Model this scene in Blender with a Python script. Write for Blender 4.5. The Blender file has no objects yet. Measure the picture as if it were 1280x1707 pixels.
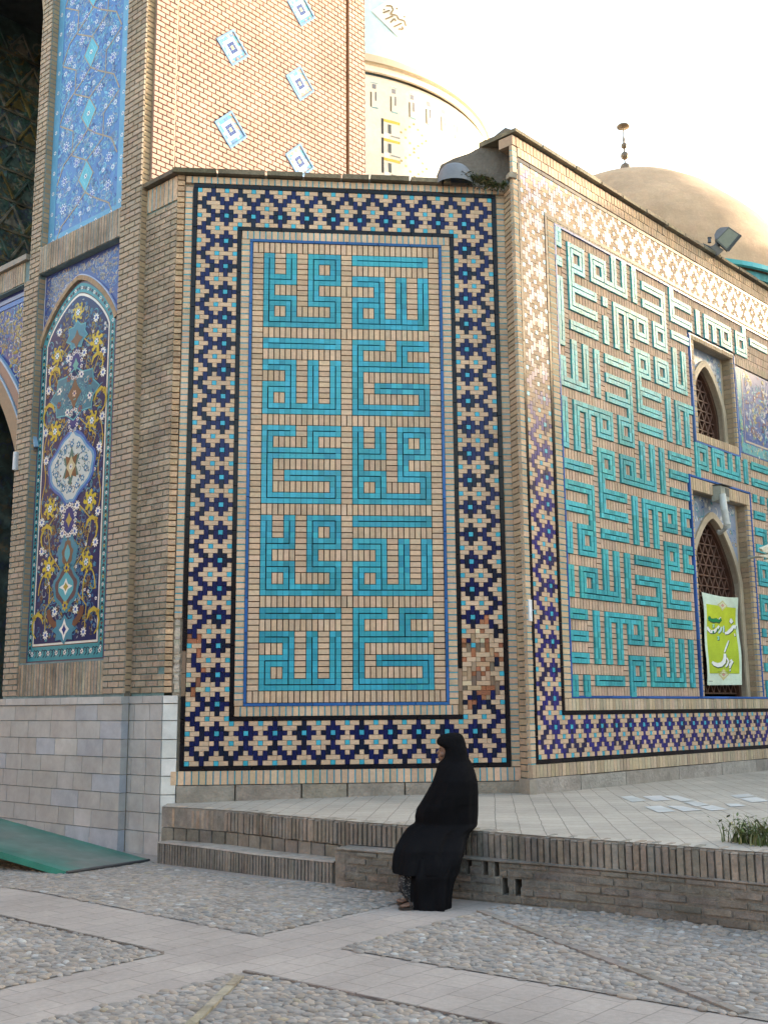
import bpy, bmesh, math, random
from mathutils import Vector, Matrix
rnd = random.Random(7)
S = bpy.context.scene
COL = S.collection
# ---------------------------------------------------------------- camera
F_PX, PITCH, ROLL, YAW = 1815.408, 0.1793444, -0.0077429, 0.0968583
CAM_H = 1.462
cf = Vector((math.sin(YAW)*math.cos(PITCH), math.cos(YAW)*math.cos(PITCH), math.sin(PITCH)))
cr0 = Vector((math.cos(YAW), -math.sin(YAW), 0)); cu0 = cr0.cross(cf)
cr = math.cos(ROLL)*cr0 + math.sin(ROLL)*cu0
cu = -math.sin(ROLL)*cr0 + math.cos(ROLL)*cu0
cam = bpy.data.objects.new("camera", bpy.data.cameras.new("camera"))
COL.objects.link(cam)
M = Matrix((cr, cu, -cf)).transposed().to_4x4(); M.translation = (0, 0, CAM_H)
cam.matrix_world = M
cam.data.sensor_fit = 'HORIZONTAL'; cam.data.sensor_width = 36.0
cam.data.lens = F_PX/1280*36; cam.data.clip_end = 2000; cam.data.clip_start = 0.05
S.camera = cam
# ---------------------------------------------------------------- world, sun, exposure
SUN_ELEV, SUN_DIR = math.radians(12), Vector((0.95, 0.312))
W = bpy.data.worlds.new("World"); S.world = W; W.use_nodes = True
nt = W.node_tree; bg = nt.nodes['Background']
sky = nt.nodes.new('ShaderNodeTexSky'); sky.sky_type = 'NISHITA'; sky.sun_disc = False
sky.sun_elevation = SUN_ELEV; sky.sun_rotation = math.atan2(SUN_DIR.x, SUN_DIR.y)
sky.air_density = 1.0; sky.dust_density = 4.0; sky.ozone_density = 0.0; sky.altitude = 900
tint = nt.nodes.new('ShaderNodeVectorMath'); tint.operation = 'MULTIPLY'; tint.inputs[1].default_value = (1.0, .957, .86)
nt.links.new(sky.outputs[0], tint.inputs[0]); nt.links.new(tint.outputs[0], bg.inputs[0]); bg.inputs[1].default_value = 0.15
sun = bpy.data.objects.new("sun", bpy.data.lights.new("sun", 'SUN')); COL.objects.link(sun)
sun.data.energy = 2.2; sun.data.angle = math.radians(0.6); sun.data.color = (1.0, 0.86, 0.70)
sd = Vector((SUN_DIR.x*math.cos(SUN_ELEV), SUN_DIR.y*math.cos(SUN_ELEV), math.sin(SUN_ELEV))).normalized()
sun.rotation_euler = sd.to_track_quat('Z', 'Y').to_euler()
S.view_settings.view_transform = 'Standard'; S.view_settings.look = 'None'
S.view_settings.exposure = 2.9; S.view_settings.gamma = 1.0
# ---------------------------------------------------------------- helpers
def px_ray(px, py):
    return cf + cr*((px-640)/F_PX) - cu*((py-853.5)/F_PX)
def px_z(px, py, z):                      # picture point on a level plane
    d = px_ray(px, py); t = (z-CAM_H)/d.z
    return Vector((d.x*t, d.y*t, z))
def px_y(px, py, Y):
    d = px_ray(px, py); t = Y/d.y
    return Vector((d.x*t, Y, CAM_H+d.z*t))
class Frame:                              # a wall plane: u along, z up, d outward
    def __init__(s, o, u, n): s.o, s.u, s.n = Vector(o), Vector(u), Vector(n)
    def __call__(s, u, z, d=0.0):
        v = s.o + s.u*u + s.n*d
        return (v.x, v.y, s.o.z + z)
AR, AL = math.radians(40.9408), math.radians(46.4009)
FR = Frame((0, 12.6, 0), (1, 0, 0), (0, -1, 0))
CRX, CRY = 2.833, 12.348
RT = Frame((CRX, CRY, 0), (math.cos(AR), math.sin(AR), 0), (math.sin(AR), -math.cos(AR), 0))
LT = Frame((-1.285, 12.6, 0), (-math.cos(AL), math.sin(AL), 0), (-math.sin(AL), -math.cos(AL), 0))
PT = Frame(LT(0, 0, .105), LT.u, LT.n)    # portal front plane
def jit(c, a=.08):
    k = 1+rnd.uniform(-a, a)
    return (c[0]*k*(1+rnd.uniform(-a, a)*.35), c[1]*k, c[2]*k*(1+rnd.uniform(-a, a)*.35))
class MB:
    def __init__(s): s.v, s.f, s.c, s.m = [], [], [], []
    def face(s, pts, col, m=0):
        i = len(s.v); s.v += [tuple(p) for p in pts]
        s.f.append(tuple(range(i, i+len(pts)))); s.c.append(col); s.m.append(m)
    def mesh(s, verts, faces, col, m=0):
        i = len(s.v); s.v += [tuple(p) for p in verts]
        for f in faces:
            s.f.append(tuple(i+k for k in f)); s.c.append(col); s.m.append(m)
    def box(s, fr, u0, u1, z0, z1, d0, d1, col, m=0, e=0.0, back=False):
        a = [fr(u0, z0, d0), fr(u1, z0, d0), fr(u1, z1, d0), fr(u0, z1, d0)]
        b = [fr(u0+e, z0+e, d1), fr(u1-e, z0+e, d1), fr(u1-e, z1-e, d1), fr(u0+e, z1-e, d1)]
        fs = [(4, 5, 6, 7), (0, 1, 5, 4), (1, 2, 6, 5), (2, 3, 7, 6), (3, 0, 4, 7)]
        if back: fs.append((3, 2, 1, 0))
        s.mesh(a+b, fs, col, m)
    def prism(s, lo, hi, col, m=0):       # two matching rings closed by caps
        n = len(lo)
        s.mesh(list(lo)+list(hi), [tuple(range(n))[::-1], tuple(range(n, 2*n))] +
               [(i, (i+1) % n, n+(i+1) % n, n+i) for i in range(n)], col, m)
    def tube(s, pts, r, col, m=0, k=8, cap=True):
        pts = [Vector(p) for p in pts]; rs = r if isinstance(r, (list, tuple)) else [r]*len(pts)
        rings = []; up = Vector((.13, .27, 1))
        for i, p in enumerate(pts):
            t = (pts[min(i+1, len(pts)-1)] - pts[max(i-1, 0)]).normalized()
            x = t.cross(up)
            if x.length < 1e-3: x = t.cross(Vector((1, 0, 0)))
            x.normalize(); y = t.cross(x)
            rings.append([p + (x*math.cos(a)+y*math.sin(a))*rs[i] for a in [2*math.pi*j/k for j in range(k)]])
        V = [q for g in rings for q in g]; Fc = []
        for i in range(len(rings)-1):
            for j in range(k):
                Fc.append((i*k+j, i*k+(j+1) % k, (i+1)*k+(j+1) % k, (i+1)*k+j))
        if cap: Fc += [tuple(range(k))[::-1], tuple(range((len(rings)-1)*k, len(rings)*k))]
        s.mesh(V, Fc, col, m)
    def lathe(s, cx, cy, prof, col, m=0, k=64, a0=0, a1=2*math.pi, colf=None):
        full = abs(a1-a0-2*math.pi) < 1e-6; n = k if full else k+1
        A = [a0+(a1-a0)*j/k for j in range(n)]
        i0 = len(s.v)
        for r, z in prof:
            s.v += [(cx+r*math.cos(a), cy+r*math.sin(a), z) for a in A]
        for i in range(len(prof)-1):
            for j in range(k):
                jj = (j+1) % n
                s.f.append((i0+i*n+j, i0+i*n+jj, i0+(i+1)*n+jj, i0+(i+1)*n+j))
                s.c.append(colf(i, j) if colf else col); s.m.append(m)
    def build(s, name, mats, parent=None, smooth=False):
        me = bpy.data.meshes.new(name); me.from_pydata(s.v, [], s.f)
        for mt in (mats if isinstance(mats, (list, tuple)) else [mats]): me.materials.append(mt)
        me.polygons.foreach_set('material_index', s.m)
        at = me.attributes.new('Col', 'FLOAT_COLOR', 'FACE')
        fl = []
        for c in s.c: fl += [c[0], c[1], c[2], 1.0]
        at.data.foreach_set('color', fl)
        if smooth: me.polygons.foreach_set('use_smooth', [True]*len(s.f))
        me.update()
        o = bpy.data.objects.new(name, me); COL.objects.link(o)
        if parent: adopt(o, parent)
        return o
def adopt(o, parent):                     # child keeps its world-space mesh under an Empty at the thing's base
    o.parent = parent
    parent_loc = WLOC.get(parent.name, Vector((0, 0, 0)))
    o.matrix_parent_inverse = Matrix.Translation(-parent_loc)
WLOC = {}
def part(name, mats, parent, fn, *a, **k):   # one strip of pattern = one mesh
    m_ = MB(); fn(m_, *a, **k); return m_.build(name, mats, parent)
def thing(name, label, cat, loc=(0, 0, 0), group=None):
    o = bpy.data.objects.new(name, None); COL.objects.link(o); o.location = loc; WLOC[o.name] = Vector(loc)
    o.empty_display_size = .2
    o['label'] = label; o['category'] = cat
    if group: o['group'] = group
    return o
def tag(o, label, cat, group=None, kind=None):
    if label: o['label'] = label
    if cat: o['category'] = cat
    if group: o['group'] = group
    if kind: o['kind'] = kind
    return o
# ---------------------------------------------------------------- materials
def nodes(name):
    m = bpy.data.materials.new(name); m.use_nodes = True
    n = m.node_tree.nodes; l = m.node_tree.links
    return m, n, l, n['Principled BSDF']
def N(n, t, **kw):
    x = n.new(t)
    for k, v in kw.items(): setattr(x, k, v)
    return x
def attr_mat(name, rough=.9, spec=.3, var=.18, scale=22, stain=.25, stain_scale=1.3, bump=.25, bscale=90, bdist=.004, rvar=0.0, coat=0.0):
    m, n, l, b = nodes(name)
    at = N(n, 'ShaderNodeAttribute', attribute_name='Col')
    tc = N(n, 'ShaderNodeTexCoord')
    n1 = N(n, 'ShaderNodeTexNoise'); n1.inputs['Scale'].default_value = scale; n1.inputs['Detail'].default_value = 6; n1.inputs['Roughness'].default_value = .7
    n2 = N(n, 'ShaderNodeTexNoise'); n2.inputs['Scale'].default_value = stain_scale; n2.inputs['Detail'].default_value = 8; n2.inputs['Roughness'].default_value = .62
    for q in (n1, n2): l.new(tc.outputs['Object'], q.inputs['Vector'])
    r1 = N(n, 'ShaderNodeMapRange'); r1.inputs[1].default_value = .25; r1.inputs[2].default_value = .75; r1.inputs[3].default_value = 1-var; r1.inputs[4].default_value = 1+var
    r2 = N(n, 'ShaderNodeMapRange'); r2.inputs[1].default_value = .3; r2.inputs[2].default_value = .7; r2.inputs[3].default_value = 1-stain; r2.inputs[4].default_value = 1+stain*.4
    l.new(n1.outputs[0], r1.inputs[0]); l.new(n2.outputs[0], r2.inputs[0])
    mu = N(n, 'ShaderNodeMath', operation='MULTIPLY'); l.new(r1.outputs[0], mu.inputs[0]); l.new(r2.outputs[0], mu.inputs[1])
    vm = N(n, 'ShaderNodeVectorMath', operation='SCALE'); l.new(at.outputs['Color'], vm.inputs[0]); l.new(mu.outputs[0], vm.inputs['Scale'])
    l.new(vm.outputs[0], b.inputs['Base Color'])
    b.inputs['Roughness'].default_value = rough; b.inputs['Specular IOR Level'].default_value = spec
    if coat: b.inputs['Coat Weight'].default_value = coat; b.inputs['Coat Roughness'].default_value = .06
    if rvar:
        r3 = N(n, 'ShaderNodeMapRange'); r3.inputs[3].default_value = max(.02, rough-rvar); r3.inputs[4].default_value = rough+rvar
        l.new(n2.outputs[0], r3.inputs[0]); l.new(r3.outputs[0], b.inputs['Roughness'])
    if bump:
        n3 = N(n, 'ShaderNodeTexNoise'); n3.inputs['Scale'].default_value = bscale; n3.inputs['Detail'].default_value = 5
        l.new(tc.outputs['Object'], n3.inputs['Vector'])
        bp = N(n, 'ShaderNodeBump'); bp.inputs['Strength'].default_value = bump; bp.inputs['Distance'].default_value = bdist
        l.new(n3.outputs[0], bp.inputs['Height']); l.new(bp.outputs[0], b.inputs['Normal'])
    return m
BRICK = attr_mat('brick', .92, .25, .16, 26, .22, 1.1, .5, 110, .004)
WORN = attr_mat('worn_brick', .95, .2, .28, 16, .45, 2.2, .9, 45, .012)
GLAZE = attr_mat('glazed_tile', .2, .22, .10, 14, .12, 2.0, .25, 9, .003, .07)
GLAZE2 = attr_mat('weathered_glaze', .36, .22, .10, 14, .12, 2.0, .25, 9, .003, .06)
STONE = attr_mat('stone', .55, .35, .12, 9, .22, 2.5, .25, 60, .003, .1)
ROUGH = attr_mat('plaster', .95, .2, .25, 10, .35, 2.0, .9, 30, .02)
METAL = attr_mat('painted_metal', .45, .5, .10, 30, .2, 6, .1, 60, .001)
CLOTH = attr_mat('cloth', .85, .15, .12, 60, .15, 4, .2, 300, .001)
SKIN = attr_mat('skin', .55, .4, .08, 60, .1, 8, .1, 200, .001)
LEAF = attr_mat('leaf', .6, .3, .25, 20, .2, 3, 0)
BUFF = (.535, .385, .262); BUFF2 = (.44, .30, .19); NAVY = (.008, .013, .068); BLACK = (.006, .006, .009)
TURQ = (.055, .36, .47); TEAL = (.045, .30, .385); BLUE = (.03, .105, .28); WHITE = (.75, .74, .70)
JOINT = (.022, .018, .014); LIGHTJ = (.40, .34, .27); TQJ = (.13, .22, .22)
REDB = (.33, .14, .075); YEL = (.50, .34, .06); BROWN = (.10, .05, .025)
# ---------------------------------------------------------------- wall pattern builders
def grid_wall(mb, fr, u0, u1, z0, z1, holes, d, depth, col, m=0):
    """flat wall face at offset d with rectangular holes that have reveals of the given depth"""
    us = sorted({u0, u1} | {q for h in holes for q in h[:2]}); zs = sorted({z0, z1} | {q for h in holes for q in h[2:4]})
    us = [u for u in us if u0 <= u <= u1]; zs = [z for z in zs if z0 <= z <= z1]
    for i in range(len(us)-1):
        for j in range(len(zs)-1):
            cu_, cz_ = (us[i]+us[i+1])/2, (zs[j]+zs[j+1])/2
            if any(h[0] < cu_ < h[1] and h[2] < cz_ < h[3] for h in holes): continue
            mb.face([fr(us[i], zs[j], d), fr(us[i+1], zs[j], d), fr(us[i+1], zs[j+1], d), fr(us[i], zs[j+1], d)], col, m)
    for h in holes:
        a, b, c, e = h[:4]
        for (p, q) in (((a, c), (b, c)), ((b, c), (b, e)), ((b, e), (a, e)), ((a, e), (a, c))):
            mb.face([fr(p[0], p[1], d), fr(p[0], p[1], d-depth), fr(q[0], q[1], d-depth), fr(q[0], q[1], d)], col, m)
def soldier(mb, fr, u0, u1, z0, z1, d0, d1, along='u', pitch=.074, ins=.011, col=BUFF, icol=TURQ, e=.002, tm=0, im=1, a=.13):
    L = (u1-u0) if along == 'u' else (z1-z0)
    n = max(1, round(L/pitch)); p = L/n
    for i in range(n):
        s0, s1 = i*p+ins/2, (i+1)*p-ins/2; dd = d1+rnd.uniform(-.003, .002)
        if along == 'u':
            mb.box(fr, u0+s0, u0+s1, z0, z1, d0, dd, jit(col, a), tm, e)
            if i: mb.box(fr, u0+i*p-ins/2+.001, u0+i*p+ins/2-.001, z0+.002, z1-.002, d0, d1-.004, jit(icol, .2), im)
        else:
            mb.box(fr, u0, u1, z0+s0, z0+s1, d0, dd, jit(col, a), tm, e)
            if i: mb.box(fr, u0+.002, u1-.002, z0+i*p-ins/2+.001, z0+i*p+ins/2-.001, d0, d1-.004, jit(icol, .2), im)
def courses(mb, fr, u0, u1, z0, z1, d0, d1, L=.2, H=.07, j=.008, col=BUFF, e=.0025, tm=0, a=.14, skip=None, rag=.002, off0=0.0):
    n = max(1, round((z1-z0)/H)); h = (z1-z0)/n
    for i in range(n):
        u = u0 - (L/2 if i % 2 else 0) - off0
        while u < u1-1e-4:
            a0, a1 = max(u, u0), min(u+L, u1)
            if a1-a0 > .012 and not (skip and skip((a0+a1)/2, z0+(i+.5)*h)):
                mb.box(fr, a0+(j/2 if a0 > u0 else 0), a1-(j/2 if a1 < u1 else 0), z0+i*h+j/2, z0+(i+1)*h-j/2, d0, d1+rnd.uniform(-rag, rag), jit(col, a), tm, e)
            u += L
PAT = ['N..T', 'NN..', 'TNN.', 'NN..', 'N..T', 'NN..', '.NN.', '..NN', 'T..N']
def border(mb, fr, u0, u1, z0, z1, c, cv, nc, nr, d0, dd, damage=None, sm=1, bm=0, skip=None, ncol=NAVY):
    """nine-row star border round the rectangle u0..u1, z0..z1 (materials: 0 brick, 1 glaze)"""
    def kind(k, m_):
        ox = -1-k if k < 0 else (k-nc if k >= nc else None)
        oy = -1-m_ if m_ < 0 else (m_-nr if m_ >= nr else None)
        if ox is None and oy is None: return None
        if oy is not None and (ox is None or oy >= ox): row, q = oy, (k+3) % 6
        else: row, q = ox, (m_+3) % 6
        if q > 3: q = 6-q
        return PAT[row][q]
    G = {}
    for k in range(-9, nc+9):
        for m_ in range(-9, nr+9):
            t = kind(k, m_)
            if t: G[(k, m_)] = t
    U = lambda k: u0 + k*c if k <= nc else u1+(k-nc)*c
    Z = lambda m_: z0 + m_*cv if m_ <= nr else z1+(m_-nr)*cv
    done = set(); g = .0011
    for m_ in range(-9, nr+9):
        for k in range(-9, nc+9):
            if (k, m_) in done or (k, m_) not in G: continue
            t = G[(k, m_)]; k1, m1 = k+1, m_+1
            if t == '.':
                mx = rnd.choice((2, 3, 3))
                while k1-k < mx and G.get((k1, m_)) == '.' and (k1, m_) not in done: k1 += 1
            elif t == 'N':
                mx = rnd.choice((2, 3))
                while m1-m_ < mx and G.get((k, m1)) == 'N' and (k, m1) not in done: m1 += 1
            for a in range(k, k1):
                for b in range(m_, m1): done.add((a, b))
            cu_, cz_ = (U(k)+U(k1))/2, (Z(m_)+Z(m1))/2
            if skip and skip(cu_, cz_): continue
            col, mt, d = jit(BUFF, .065), bm, dd+rnd.uniform(-.0015, .0015)
            if t == 'N':
                kk = rnd.random(); col, mt = jit(ncol if kk > .25 else (ncol[0]*.8, ncol[1]*.9, ncol[2]*.45), .15), sm
            if t == 'T': col, mt = jit(TURQ, .12), sm
            if damage:
                w = damage(cu_, cz_)
                if w > 0:
                    x = rnd.random()
                    if t != '.' and x < w: col, mt, d = jit(rnd.choice((REDB, REDB, BUFF2, (.2, .15, .11))), .25), bm, dd-rnd.uniform(.006, .018)
                    elif x < w*.5: col, mt, d = jit(rnd.choice((REDB, BUFF2, (.55, .47, .33))), .2), bm, dd-rnd.uniform(0, .012)
            mb.box(fr, U(k)+g, U(k1)-g, Z(m_)+g, Z(m1)-g, d0, d, col, mt, .0012)
def strip_frame(mb, fr, u0, u1, z0, z1, w, d0, d1, col, m, seg=.26, e=.002, skip=None):
    """outer rectangle u0..z1, w wide, broken into tile lengths"""
    def run(a0, a1, b0, b1, horiz):
        L = (a1-a0) if horiz else (b1-b0); n = max(1, round(L/seg))
        for i in range(n):
            gone = skip and skip(a0, b0+(i+.5)*L/n); dd = d1+rnd.uniform(-.002, .001)-(.014 if gone else 0)
            if horiz: mb.box(fr, a0+i*L/n+.0012, a0+(i+1)*L/n-.0012, b0, b1, d0, dd, jit(col, .2), m, e)
            else: mb.box(fr, a0, a1, b0+i*L/n+.0012, b0+(i+1)*L/n-.0012, d0, dd, jit((.24, .165, .11) if gone else col, .2), m, e)
    run(u0, u1, z0, z0+w, True); run(u0, u1, z1-w, z1, True)
    run(u0, u0+w, z0+w, z1-w, False); run(u1-w, u1, z0+w, z1-w, False)
def kufic(tb, bb, fr, cells, ncol, nrow, u0, z1, gu, gv, d0, dB, dT, teal, skip=None, brick=BUFF, joint=.0095, tin=.0025, groove=.0105):
    """cells: set of (col,row) strokes, one brick pair wide; tb = tile mesh, bb = brick mesh"""
    inside = lambda c, r: 0 <= c < ncol and 0 <= r < nrow
    emp = lambda c, r: inside(c, r) and (c, r) not in cells
    tone = {}
    for r in range(nrow):
        for c in range(ncol):
            a, b = u0+c*gu, u0+(c+1)*gu; t, o = z1-r*gv, z1-(r+1)*gv
            if skip and skip(a, b, o, t): continue
            if (c, r) in cells:
                L, R_, Un, Dn = [(q in cells) for q in ((c-1, r), (c+1, r), (c, r-1), (c, r+1))]
                mu, mz = (a+b)/2, (t+o)/2; h = groove/2
                for sx in (0, 1):
                    for sz in (0, 1):                      # sz 1 = upper half
                        hx = R_ if sx else L; hz = Un if sz else Dn
                        ou = 0 if hx else tin; oz = 0 if hz else tin
                        # groove along the stroke's centre line
                        iu = h if hz else .0004; iz = h if hx else .0004
                        uu = (mu+iu, b-ou) if sx else (a+ou, mu-iu)
                        zz = (mz+iz, t-oz) if sz else (o+oz, mz-iz)
                        key = (c//3, r//3, (c*7+r*5+sx*3+sz) % 2)
                        if key not in tone: tone[key] = jit(teal, .22)
                        tb.box(fr, uu[0], uu[1], zz[0], zz[1], d0, dT+rnd.uniform(-.0012, .0008), jit(tone[key], .04), 0, .0012)
            else:
                hor = emp(c-1, r)+emp(c+1, r); ver = emp(c, r-1)+emp(c, r+1)
                j = joint/2
                if hor >= ver:
                    for i in (0, 1):
                        m0, m1 = a+i*gu/2, a+(i+1)*gu/2
                        bb.box(fr, m0+j, m1-j, o+j*.7, t-j*.7, d0, dB+rnd.uniform(-.002, .0015), jit(brick, .12), 0, .0015)
                else:
                    for i in (0, 1):
                        m0, m1 = o+i*gv/2, o+(i+1)*gv/2
                        bb.box(fr, a+j*.7, b-j*.7, m0+j, m1-j, d0, dB+rnd.uniform(-.002, .0015), jit(brick, .12), 0, .0015)
# ---------------------------------------------------------------- the tiled octagon block (front, right wing, left return)
hall = thing('tiled_building', 'brick building faced with turquoise square lettering and navy star borders behind the seated woman', 'building', (.8, 12.6, .5))
TZ = .509
# front wall backing
mb = MB()
mb.face([FR(-1.19, -.3, -.03), FR(2.79, -.3, -.03), FR(2.79, 8.0, -.03), FR(-1.19, 8.0, -.03)], (.30, .25, .19))
fw = mb.build('wall', ROUGH, hall)
C = 2.669/49; CV = 5.953/109
dmg = lambda u, z: max(0, 1-((u-2.35)/.32)**2-((z-1.98)/.62)**2)*1.05 + max(0, .8-((u+.93)/.22)**2-((z-1.95)/.5)**2)*.8
mb = MB()
border(mb, FR, -.547, 2.122, 1.342, 7.295, C, CV, 49, 109, -.03, 0, dmg)
mb.build('tile_border', [BRICK, GLAZE], fw)
part('black_edging', GLAZE, fw, strip_frame, FR, -1.091, 2.666, .80, 7.838, .050, -.03, .006, BLACK, 0, skip=lambda u, z: u < -1 and 1.7 < z < 2.05)
part('black_edging', GLAZE, fw, strip_frame, FR, -.547, 2.122, 1.342, 7.295, .052, -.03, .006, BLACK, 0, skip=lambda u, z: u > 2 and 1.5 < z < 1.95)
dq = dict(d0=-.03, d1=.004)
for q_ in ((-.495, -.393, 1.505, 7.138, 'z'), (1.964, 2.070, 1.505, 7.138, 'z'), (-.495, 2.070, 7.138, 7.243, 'u'), (-.495, 2.070, 1.394, 1.505, 'u')):
    part('soldier_course', [BRICK, GLAZE], fw, soldier, FR, *q_[:4], along=q_[4], **dq)
part('blue_frame', GLAZE, fw, strip_frame, FR, -.393, 1.964, 1.505, 7.138, .036, -.03, .012, BLUE, 0, .4)
LA = ['#.#.###', '#.#.#.#', '###.###', '#...#..', '###.###', '#.#...#', '#######']
LB = ['#######', '.......', '###.#.#', '..#.#.#', '###.#.#', '#.#.#.#', '#######']
LD = ['###.###', '#...#..', '#######', '#......', '#.#####', '#.....#', '#######']
cells = set()
for bx, colm in ((1, (LA, LB, LD, LA, LB)), (9, (LB, LD, LA, LB, LD))):
    for k, bl in enumerate(colm):
        for r, row in enumerate(bl):
            for c, ch in enumerate(row):
                if ch == '#': cells.add((bx+c, 1+8*k+r))
tb, bb = MB(), MB()
bb.face([FR(-.35, 1.54, -.0285), FR(1.93, 1.54, -.0285), FR(1.93, 7.10, -.0285), FR(-.35, 7.10, -.0285)], JOINT)
FU0, FU1, FZ0, FZ1 = -.357, 1.928, 1.541, 7.102
kufic(tb, bb, FR, cells, 17, 41, FU0, FZ1, (FU1-FU0)/17, (FZ1-FZ0)/41, -.028, .0, .003, TEAL)
bb.build('brick_panel', BRICK, fw); tb.build('kufic_lettering', GLAZE, fw)
# outer brick margins of the front wall
part('brick_margin', [BRICK, GLAZE], fw, soldier, FR, -1.185, -1.097, 2.5, 7.80, along='z', pitch=.072, d0=-.03, d1=-.002)
part('brick_margin', [BRICK, GLAZE], fw, soldier, FR, 2.672, 2.775, .80, 7.80, along='z', pitch=.072, d0=-.03, d1=-.012, ins=.010)
part('brick_margin', [BRICK, GLAZE], fw, soldier, FR, -1.185, 2.775, 7.845, 7.93, along='u', pitch=.078, d0=-.03, d1=.01)
part('brick_margin', [BRICK, GLAZE], fw, soldier, FR, -1.185, 2.775, .648, .798, along='u', pitch=.080, d0=-.03, d1=.02, a=.18)
mb = MB()       # corner column, weathered near the foot
courses(mb, FR, -1.285, -1.195, 1.66, 7.95, -.04, .004, .3, .0735, .009, (.46, .32, .20), .004)
mb.box(FR, -1.196, -1.186, 1.66, 7.95, -.06, -.022, (.2, .16, .12))
for i in range(26):
    z = 1.66+i*.033
    mb.box(FR, -1.195+rnd.uniform(0, .02), -1.10-rnd.uniform(0, .015), z, z+.05, -.05, -.018+rnd.uniform(-.012, .006), jit((.42, .37, .30), .2), 0, .008)
mb.build('corner_column', WORN, fw)
mb = MB()       # marble at the foot of the front corner
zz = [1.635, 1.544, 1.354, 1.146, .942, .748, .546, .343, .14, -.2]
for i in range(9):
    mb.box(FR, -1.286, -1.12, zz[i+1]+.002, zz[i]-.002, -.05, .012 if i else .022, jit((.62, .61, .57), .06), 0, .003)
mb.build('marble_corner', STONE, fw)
mb = MB()       # plinth stones
u = -1.12
while u < 2.80:
    L = rnd.uniform(.5, .75); mb.box(FR, u+.003, min(u+L, 2.80)-.003, .30, .645, -.05, .03, jit((.30, .265, .215), .08), 0, .006); u += L
mb.build('plinth', ROUGH, fw)
# coping of the front parapet (dark weathered bricks), bends round onto the left return
mb = MB(); u = -1.36
while u < 2.06:
    L = rnd.uniform(.35, .6); mb.box(FR, u+.002, min(u+L, 2.1)-.002, 7.935+rnd.uniform(-.004, .004), 8.018+rnd.uniform(-.008, .006), -.4, .075, jit((.17, .145, .10), .2), 0, .012); u += L
s = .0
while s < .66:
    mb.box(LT, s-.02, min(s+.3, .68), 7.935, 8.018+rnd.uniform(-.006, .006), -.4, .075, jit((.16, .135, .10), .2), 0, .012); s += .3
mb.build('coping', WORN, hall)
# roof slab behind the parapet
mb = MB(); mb.prism([(-1.30, 12.62, 7.90), (2.8, 12.62, 7.90), (9.5, 18.4, 7.90), (5, 22, 7.90), (-1.75, 13.2, 7.90)], [(-1.30, 12.62, 7.97), (2.8, 12.62, 7.97), (9.5, 18.4, 7.97), (5, 22, 7.97), (-1.75, 13.2, 7.97)], (.25, .21, .17)); mb.build('flat_roof', ROUGH, hall)
# left return (between front corner and portal)
mb = MB()
mb.face([LT(0, -.3, -.01), LT(.66, -.3, -.01), LT(.66, 8.0, -.01), LT(0, 8.0, -.01)], TQJ)
lw = mb.build('wall', ROUGH, hall)
hole = lambda u, z: .0 < u < .12 and 1.86 < z < 1.95
part('brickwork', WORN, lw, courses, LT, 0, .66, 1.66, 7.60, -.01, .006, .21, .0735, .011, (.35, .283, .212), .003, skip=hole)
part('soldier_course', [WORN, GLAZE], lw, soldier, LT, 0, .66, 7.62, 7.93, along='u', pitch=.08, d0=-.01, d1=.008)
mb = MB()
for i in range(9):
    s = 0; k = 0
    while s < .66:
        L = rnd.uniform(.22, .36); e1 = min(s+L, .66)
        if .66-e1 < .1: e1 = .66
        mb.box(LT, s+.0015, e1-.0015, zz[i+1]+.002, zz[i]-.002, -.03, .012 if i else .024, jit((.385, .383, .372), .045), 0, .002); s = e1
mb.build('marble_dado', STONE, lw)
# short return between front wall and right wing, and its pier end above the coping
RR = Frame((2.775, 12.6, 0), (CRX-2.775, CRY-12.6, 0), (-.97, -.22, 0)); RR.u = (Vector((CRX, CRY, 0))-Vector((2.775, 12.6, 0))).normalized(); RR.n = Vector((-RR.u.y*-1, 0, 0)); RR.n = Vector((RR.u.y, -RR.u.x, 0)).normalized()
if RR.n.x > 0: RR.n = -RR.n
RL = (Vector((CRX, CRY, 0))-Vector((2.775, 12.6, 0))).length
mb = MB()
mb.face([RR(0, -.2, -.01), RR(RL, -.2, -.01), RR(RL, 8.0, -.01), RR(0, 8.0, -.01)], (.11, .14, .13))
courses(mb, RR, 0, RL-.004, .68, 7.93, -.01, .004, .30, .0735, .011, (.40, .30, .20), .003)
mb.box(RR, 0, RL+.03, .25, .675, -.05, .03, (.30, .265, .215), 0, .006)
mb.build('pier_return', BRICK, hall)
outl = [(727, 294), (735, 274), (757, 263), (780, 255.5), (798, 246), (811, 240.5), (815, 234), (824, 226), (834, 218), (842, 212), (853.2, 215.5), (855.5, 303), (846, 309), (800, 306)]
lo = [px_y(a, b, 12.70) for a, b in outl]; hi = [p+Vector((.32, .55, 0)) for p in lo]
mb = MB(); mb.prism(lo, hi, (.155, .135, .115)); mb.box(RR, RL-.09, RL+.025, 7.94, 8.02, -.05, .05, (.3, .26, .2), 0, .01)
mb.build('parapet_end', ROUGH, hall)
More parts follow.
